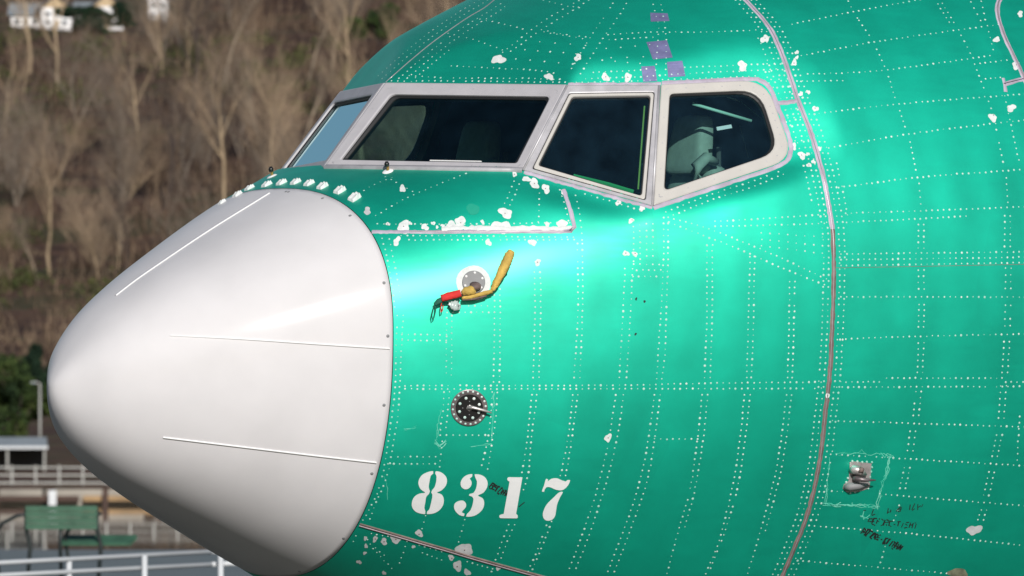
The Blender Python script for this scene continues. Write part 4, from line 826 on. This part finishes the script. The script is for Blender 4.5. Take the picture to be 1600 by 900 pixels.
bench(96, 790, 195, 'green slatted bench with curved dark iron arms beside the river')

# ------------------------------------------------------------------ far bank
wl = empty('river_wall', px2w(60, 780, 657)); org = np.array(wl.location); tag(wl, 'low concrete and timber river wall along the far bank', 'wall')
def fbox(name, u0, u1, v0, v1, y, d, m, par, org):
    a, b_ = px2w(u0, v0, y), px2w(u1, v1, y); m_ = MB(); m_.box(np.array([(a[0] + b_[0]) / 2, y + d / 2, (a[2] + b_[2]) / 2]) - org, (abs(b_[0] - a[0]), d, abs(a[2] - b_[2]))); return m_.build(name, m, par)
for k in range(8):
    u0 = -400 + k * 160 + rng.uniform(-8, 8); fbox('wall_panel', u0, u0 + 152, 764 + rng.uniform(-1, 1), 796, 656.5, 3, B['conc'], wl, org)
for k in range(7): fbox('timber_beam', -380 + k * 170, -380 + k * 170 + 163, 775 + rng.uniform(-1, 1), 783, 656, .4, B['timber'] if k % 2 else B['timber_d'], wl, org)
for k in range(12): fbox('pile', -350 + k * 85, -350 + k * 85 + 9, 764, 798, 655.6, .3, B['timber_d'], wl, org)
mk_ = fbox('channel_marker', 76, 88, 766, 790, 640, .25, B['rail'], None, np.zeros(3)); tag(mk_, 'small white marker post standing in the river', 'marker')
fe = empty('bank_fence', px2w(60, 760, 668)); org = np.array(fe.location); tag(fe, 'pale grey open fence along the far bank below the shed', 'fence')
for v in (729, 741, 753): fbox('rail', -400, 700, v, v + 2.6, 668, .06, B['railg'], fe, org)
for k in range(26): fbox('post', -390 + k * 37, -390 + k * 37 + 3.2, 727, 762, 667.9, .07, B['railg'], fe, org)
fbox('kick_board', -400, 700, 756, 766, 668.3, .1, B['conc'], fe, org)
sh = empty('boat_shed', px2w(-40, 728, 690)); org = np.array(sh.location); tag(sh, 'low open boat shed with pale grey metal roof on the far bank', 'shed')
m_ = MB(); a = np.array(px2w(-200, 697, 690)) - org; b_ = np.array(px2w(74, 697, 690)) - org; rz_ = 14 * 690 / F
m_.add([a, b_, b_ + [-.1, 2.2, rz_], a + [.1, 2.2, rz_], a + [0, 0, -.08], b_ + [0, 0, -.08], b_ + [-.1, 2.2, rz_ - .08], a + [.1, 2.2, rz_ - .08], ], [(0, 1, 2, 3), (7, 6, 5, 4), (0, 4, 5, 1), (1, 5, 6, 2), (2, 6, 7, 3), (3, 7, 4, 0)]); m_.build('roof', B['roofg'], sh)
fbox('back_wall', -195, 70, 697, 734, 692.2, .1, B['shed'], sh, org)
for u in (-190, -120, -50, 10, 68): fbox('post', u, u + 3, 699, 736, 690.1, .08, B['railg'], sh, org)
fbox('gutter', -200, 75, 697.5, 701.5, 689.95, .05, B['rail'], sh, org)
lm = empty('lamp_post', px2w(63, 700, 700)); lm.location.z = hz(0, 700); org = np.array(lm.location); tag(lm, 'slim pale lamp post rising behind the boat shed', 'lamp post')
q = np.array(px2w(62.5, 600, 700)); m_ = MB(); m_.tube([np.array([q[0], 700, org[2]]) - org, q - org], [.06, .045], 8); m_.build('pole', B['railg'], lm, True)
m_ = MB(); m_.tube([q - org, q - org + [-.1, 0, .05], q - org + [-.2, 0, .07]], [.04, .035, .03], 6); m_.build('arm', B['railg'], lm, True)
m_ = MB(); m_.box(q - org + [-.28, 0, .07], (.26, .14, .07)); m_.build('lamp_head', B['roofg'], lm)

# ------------------------------------------------------------------ houses on the hill
def house(u0, u1, v_base, v_eave, y, lab, wing=None, gable=True):
    a, b_ = px2w(u0, v_base, y), px2w(u1, v_eave, y); w = b_[0] - a[0]; h = b_[2] - a[2]; t = empty('house', (a[0] + w / 2, y, a[2])); tag(t, lab, 'house', 'houses on the hilltop')
    def bx(name, c, d, m): m_ = MB(); m_.box(c, d); return m_.build(name, m, t)
    bx('wall', (0, 4, h / 2 - 1.5), (w, 8, h + 3), B['housew'])
    rh = w * .42; m_ = MB(); e = .5
    m_.add([(-w/2, 0.02, h), (w/2, 0.02, h), (0, 0.02, h + rh), (-w/2, .3, h), (w/2, .3, h), (0, .3, h + rh)], [(0, 1, 2), (5, 4, 3), (0, 3, 4, 1), (1, 4, 5, 2), (2, 5, 3, 0)]); m_.build('gable', B['housetan'], t)
    m_ = MB()
    for sx in (-1, 1):
        A = np.array([sx * (w/2 + e), -.5, h - e * .84]); C = np.array([0, -.5, h + rh]); m_.add([A, C, C + [0, 9, 0], A + [0, 9, 0], A + [0, 0, .22], C + [0, 0, .22], C + [0, 9, .22], A + [0, 9, .22]], [(0, 1, 2, 3), (4, 7, 6, 5), (0, 4, 5, 1), (3, 2, 6, 7), (0, 3, 7, 4)])
    m_.build('roof', B['roofd'], t)
    for sx in (-.27, .27):
        for zz in (h * .25, h * .68):
            wn_ = bx('window', (sx * w, -.03, zz), (w * .2, .1, h * .22), B['rail']); m_ = MB(); m_.box((sx * w, -.09, zz), (w * .15, .04, h * .17)); m_.build('pane', B['winp'], wn_)
    bx('door', (0, -.04, h * .16), (w * .13, .08, h * .36), B['housetan'])
    if wing:
        wu0, wu1, wv0, wv1 = wing; A = px2w(wu0, wv0, y + 1.5); C = px2w(wu1, wv1, y + 1.5); ox, oz = t.location.x, t.location.z
        cx = (A[0] + C[0]) / 2 - ox; ww = C[0] - A[0]; wh = C[2] - A[2]; zc_ = (A[2] + C[2]) / 2 - oz
        bx('wing_wall', (cx, 4.5, zc_), (ww, 6, wh), B['housew']); m_ = MB(); top = C[2] - oz
        m_.add([(cx - ww/2 - .3, 1.0, top), (cx + ww/2, 1.0, top), (cx + ww/2, 4.6, top + 1.3), (cx - ww/2 - .3, 4.6, top + 1.3), (cx - ww/2 - .3, 8.2, top), (cx + ww/2, 8.2, top)], [(0, 1, 2, 3), (3, 2, 5, 4), (0, 3, 4), (1, 5, 2)]); m_.build('wing_roof', B['roofg'], t)
        for k in range(3):
            wn_ = bx('window', (cx + (k - 1) * ww * .3, 1.47, zc_ + .1), (ww * .2, .1, wh * .35), B['railg']); m_ = MB(); m_.box((cx + (k - 1) * ww * .3, 1.40, zc_ + .1), (ww * .15, .05, wh * .28)); m_.build('pane', B['winp'], wn_)
house(64, 112, 42, 12, 1560, 'white house with tan gable and a long low wing to its left', (17, 64, 46, 24))
house(143, 192, 44, 10, 1566, 'white house with tan gable standing to the right of the winged one', (118, 143, 40, 22))
house(582, 640, 8, -14, 1640, 'pale house half hidden behind trees above the airplane crown', None)
house(232, 262, 34, -4, 1600, 'narrow white house behind bare trunks right of the gabled pair', None)

# ------------------------------------------------------------------ trees
def bare_tree(seed, H=14.0, spread=.5, lean=0.0, forks=1, levels=5):
    r = random.Random(seed); tv, tf, cv, cf = [], [], [], []
    def seg(v, f, a, b_, ra, rb, n):
        d = (b_ - a).normalized(); s = d.cross(Vector((.31, .2, .93))); s = s.normalized() if s.length > 1e-3 else Vector((1, 0, 0)); t = d.cross(s); k = len(v)
        for p, q in ((a, ra), (b_, rb)):
            for i in range(n): an = 2 * math.pi * i / n; v.append(p + (s * math.cos(an) + t * math.sin(an)) * q)
        for i in range(n): f.append((k + i, k + (i + 1) % n, k + n + (i + 1) % n, k + n + i))
    def grow(p, d, L_, rad, lev):
        n = 3 if lev < levels - 1 else 2; steps = 4 if lev == 0 else (3 if lev < 3 else 2); v, f, sd_ = (tv, tf, 6) if lev < 2 else (cv, cf, 3)
        for i in range(steps):
            up = Vector((0, 0, .16 if lev > 0 else .05)); nd = (d + up + Vector((r.gauss(0, .12), r.gauss(0, .12), r.gauss(0, .08)))).normalized(); q = p + nd * (L_ / steps); r2 = rad * (1 - .5 / steps)
            seg(v, f, p, q, rad, r2, sd_); p, d, rad = q, nd, r2
            if lev < levels and (i > 0 or lev > 0 or forks > 1):
                for _ in range(2 if lev < 3 else n - 1):
                    az = r.uniform(0, 2 * math.pi); side = Vector((math.cos(az), math.sin(az), r.uniform(-.1, .3))); grow(p, (d * (1 - spread * r.uniform(.5, 1.1)) + side * spread * r.uniform(.7, 1.3)).normalized(), L_ * r.uniform(.42, .66), max(rad * r.uniform(.42, .6), .014), lev + 1)
    for k in range(forks):
        az = r.uniform(0, 6.28); grow(Vector((0, 0, -.4)), Vector((math.cos(az) * .25 * (forks > 1) + lean, math.sin(az) * .25 * (forks > 1), 1)).normalized(), H * .62, H * .0125 / math.sqrt(forks), 0)
    tri_est = len(cf)
    return (tv, tf), (cv, cf)
def to_mesh(name, vf, m):
    me = bpy.data.meshes.new(name); me.from_pydata([tuple(q) for q in vf[0]], [], vf[1]); me.materials.append(m); me.update(); return me
protos = []
for k, (sd_, H, sp, ln, fk, bk) in enumerate(((11, 15, .42, .0, 1, 'bark'), (23, 13, .55, .05, 2, 'bark2'), (37, 17, .36, -.05, 1, 'bark3'), (41, 12, .6, .0, 3, 'bark2'), (58, 16, .45, .08, 1, 'bark4'), (64, 10, .55, .0, 3, 'bark3'))):
    a, c = bare_tree(sd_, H, sp, ln, fk, 4); protos.append((to_mesh('trunk', a, B[bk]), to_mesh('crown', c, B[{'bark': 'twig', 'bark2': 'twig', 'bark3': 'twig2', 'bark4': 'bark4'}[bk]]), H))
print('tree tris', [len(p[1].polygons) * 2 for p in protos])
def hill_y(u, v):                # where the sight line at photo pixel (u, v) meets the hillside
    for y in np.arange(1080, 1900, 4):
        if hz((u - 800) / F * y, y) >= zpx(v, y): return float(y)
    return 1900.0
spots = [(415, 262, 0, 1.15, 0), (120, 205, 1, 1.0, 0), (215, 250, 2, .95, 0), (45, 120, 2, 1.25, 0), (90, 150, 2, 1.1, 1), (190, 400, 0, 1.0, 1), (78, 430, 2, 1.0, 2), (545, 150, 2, 1.1, 1), (300, 180, 4, 1.2, 0), (350, 130, 0, 1.2, 2), (480, 140, 0, 1.2, 2), (25, 330, 3, 1.0, 0), (280, 300, 1, 1.0, 1)]
vr = random.Random(5)
for k in range(150):
    u = vr.uniform(-110, 760); v = vr.choice((vr.uniform(-60, 130), vr.uniform(40, 330), vr.uniform(250, 470)))
    if -10 < u < 215 and v < 190: continue
    spots.append((u, v, vr.randrange(6), vr.uniform(.4, 1.15), vr.uniform(0, 6)))
COLS = [(20, 'at the left edge of the view'), (95, 'under the winged house'), (175, 'under the right gabled house'), (260, 'just right of the houses'), (340, 'left of the centre'), (420, 'at the centre'), (500, 'left of the far cockpit window'), (590, 'beside the cockpit'), (680, 'above the airplane crown'), (9999, 'behind the airplane crown')]
ROWS = [(30, 'on the hilltop'), (95, 'just below the hilltop'), (170, 'on the upper slope'), (250, 'halfway up the slope'), (340, 'on the lower slope'), (9999, 'at the slope foot')]
def where(u, v): return next(t for a, t in ROWS if v < a) + ' ' + next(t for a, t in COLS if u < a)
used_labels = set()
kinds = ['pale brown bare tree', 'forked grey bare tree', 'slender tan bare tree', 'many-stemmed grey bare tree', 'dark bare tree', 'bushy tan bare tree']
for k, (u, v, pk, sc, rot) in enumerate(spots):
    lb = None if k in (0, 1, 2, 3, 6) else f'{kinds[pk]} {where(u, v)}'
    if lb in used_labels: continue
    used_labels.add(lb if lb else k)
    y = hill_y(u, v); x = (u - 800) / F * y; t = empty('bare_tree', (x, y, hz(x, y)), rot); sc *= .66; t.scale = (sc, sc, sc)
    hgt = 'high up' if v < 120 else ('halfway up' if v < 300 else 'low down')
    named = {0: 'pale bare tree with wide forked branches rising just left of the cockpit', 1: 'forked bare tree with v-shaped trunks below the white houses', 2: 'tan broken-topped tree left of the middle of the hillside', 3: 'tall thin pale trunk crossing in front of the white houses', 6: 'slender bare tree above the dry bank left of the radome'}
    tag(t, named.get(k, f'{kinds[pk]} {where(u, v)}'), 'tree', 'bare trees on the hillside')
    for me in protos[pk][:2]: link(bpy.data.objects.new(me.name, me), t)

def leaf_cloud(n, rx, ry, rz_, size, seed, lobes=9):
    r = np.random.default_rng(seed); V = []; f = []; cs = [(r.normal(size=3) * [.45, .45, .4], r.uniform(.28, .5)) for _ in range(lobes)]
    for i in range(n):
        c, s = cs[r.integers(lobes)]; d = r.normal(size=3); d /= np.linalg.norm(d); p = (c + d * s * r.uniform(.6, 1.05)) * [rx, ry, rz_] + [0, 0, rz_]
        if p[2] < 0: p[2] = abs(p[2]) * .3
        a = r.normal(size=3); a /= np.linalg.norm(a); b_ = np.cross(a, r.normal(size=3)); b_ /= np.linalg.norm(b_) + 1e-6; L_ = size * r.uniform(.6, 1.4); k = len(V)
        V += [p - a * L_, p + b_ * L_ * .45, p + a * L_, p - b_ * L_ * .45]; f.append((k, k+1, k+2, k+3))
    return V, f
def evergreen(u, v, y, rx, rz_, size, n, seed, m, lab, nm='evergreen_bush'):
    x = (u - 800) / F * y; t = empty(nm, (x, y, hz(x, y) if zpx(v, y) < hz(x, y) else zpx(v, y))); tag(t, lab, 'bush')
    V, f = leaf_cloud(n, rx, rx, rz_, size, seed); mk('crown', V, f, m, t, False)
    m_ = MB()
    for q in range(5): an = q * 1.3; m_.tube([(0, 0, -.5), (math.cos(an) * rx * .25, math.sin(an) * rx * .25, rz_ * .6), (math.cos(an) * rx * .5, math.sin(an) * rx * .5, rz_ * 1.3)], [.08, .05, .02], 5)
    m_.build('trunk', B['bark4'], t)
evergreen(18, 705, 720, 2.2, 2.0, .16, 5200, 3, B['leaf'], 'large olive green evergreen bush at left edge above the boat shed')
evergreen(66, 640, 740, 1.1, 1.6, .14, 2600, 4, B['leaf2'], 'dark green evergreen bush close to the tip of the radome')
evergreen(-70, 705, 735, 2.5, 2.6, .17, 4200, 5, B['leaf'], 'olive evergreen bush mostly cut off by the left edge')
evergreen(135, 62, 1530, 3.4, 1.4, .26, 2600, 6, B['leaf2'], 'dark green hedge below the white houses')
evergreen(195, 40, 1550, 2.0, 1.6, .26, 1500, 7, B['leaf2'], 'dark bush against the right end of the white houses')
evergreen(590, 62, 1500, 2.6, 2.2, .28, 2200, 8, B['leaf'], 'green bush on the hilltop just left of the airplane crown')
# undergrowth: countless thin bare stems over the whole slope
N_ = 260000; r = np.random.default_rng(21); y = r.uniform(1085, 1780, N_); u = np.where(np.arange(N_) < 150000, r.uniform(-350, 1150, N_), r.choice([-1, 1], N_) * r.uniform(0, 1500, N_)); u = np.where(np.arange(N_) >= 150000, np.where(u < 0, -350 + u, 1150 + u), u); x = (u - 800) / F * y
cl_ = np.sin(x * .9 + 3 * np.sin(y * .11)) * np.sin(y * .23 + x * .3); keep = r.random(N_) < .12 + .88 * (cl_ > .05); x, y = x[keep], y[keep]; k_ = len(x)
z = np.array([hz(a, b_) for a, b_ in zip(x, y)]); Ls = r.gamma(2.5, .7, k_) * (1 + .3 * np.sin(x * .4)); Ls = np.where((y > 1470) & (x / y * F + 800 < 225) & (x / y * F + 800 > -15), Ls * .3, Ls); az = r.uniform(0, 6.28, k_); ti = np.abs(r.normal(0, .95, k_))
d = np.stack([np.sin(ti) * np.cos(az), np.sin(ti) * np.sin(az), np.cos(ti)], 1); s = np.stack([np.cos(az + 1.57), np.sin(az + 1.57), np.zeros(k_)], 1) * r.uniform(.02, .055, k_)[:, None]
P0 = np.stack([x, y, z - .1], 1); bend = np.stack([r.normal(size=k_), r.normal(size=k_), -.2 * np.ones(k_)], 1) * (Ls * .12)[:, None]
V = np.stack([P0 - s, P0 + s, P0 + d * (Ls * .55)[:, None] + s * .6, P0 + d * (Ls * .55)[:, None] - s * .6, P0 + d * Ls[:, None] + bend], 1).reshape(-1, 3); i5 = np.arange(k_) * 5
me = bpy.data.meshes.new('undergrowth'); fs = [f for i in i5 for f in ((i, i+1, i+2, i+3), (i+3, i+2, i+4))]
me.from_pydata(V.tolist(), [], [tuple(map(int, f)) for f in fs]); me.materials.append(B['brush']); me.update(); ug = bpy.data.objects.new('undergrowth', me); link(ug)
tag(ug, 'brown bare undergrowth covering the hillside', 'undergrowth', kind='stuff')

# ivy and fern patches between the stems
rr = np.random.default_rng(33); V = []; fs = []
for c in range(70):
    u = rr.uniform(-120, 760); v = rr.choice([rr.uniform(60, 160), rr.uniform(160, 520), rr.uniform(420, 560)]); y0 = hill_y(u, v); x0 = (u - 800) / F * y0; sx_, sy_ = rr.uniform(1.5, 4.5), rr.uniform(3, 10)
    for i in range(170):
        x = x0 + rr.normal() * sx_ * .5; y = y0 + rr.normal() * sy_ * .5; p = np.array([x, y, hz(x, y) + abs(rr.normal()) * .6]); a = rr.normal(size=3); a /= np.linalg.norm(a); b_ = np.cross(a, rr.normal(size=3)); b_ /= np.linalg.norm(b_) + 1e-6; L_ = rr.uniform(.1, .32); k = len(V)
        V += [p - a * L_, p + b_ * L_ * .5, p + a * L_, p - b_ * L_ * .5]; fs.append((k, k+1, k+2, k+3))
tag(mk('ivy', V, fs, ramp_mat('ivy leaves', [(.02, .03, .010), (.05, .062, .02), (.10, .105, .035)], .3, bump=0), None, False), 'olive green ivy and ferns scattered between the bare stems', 'ivy', kind='stuff')
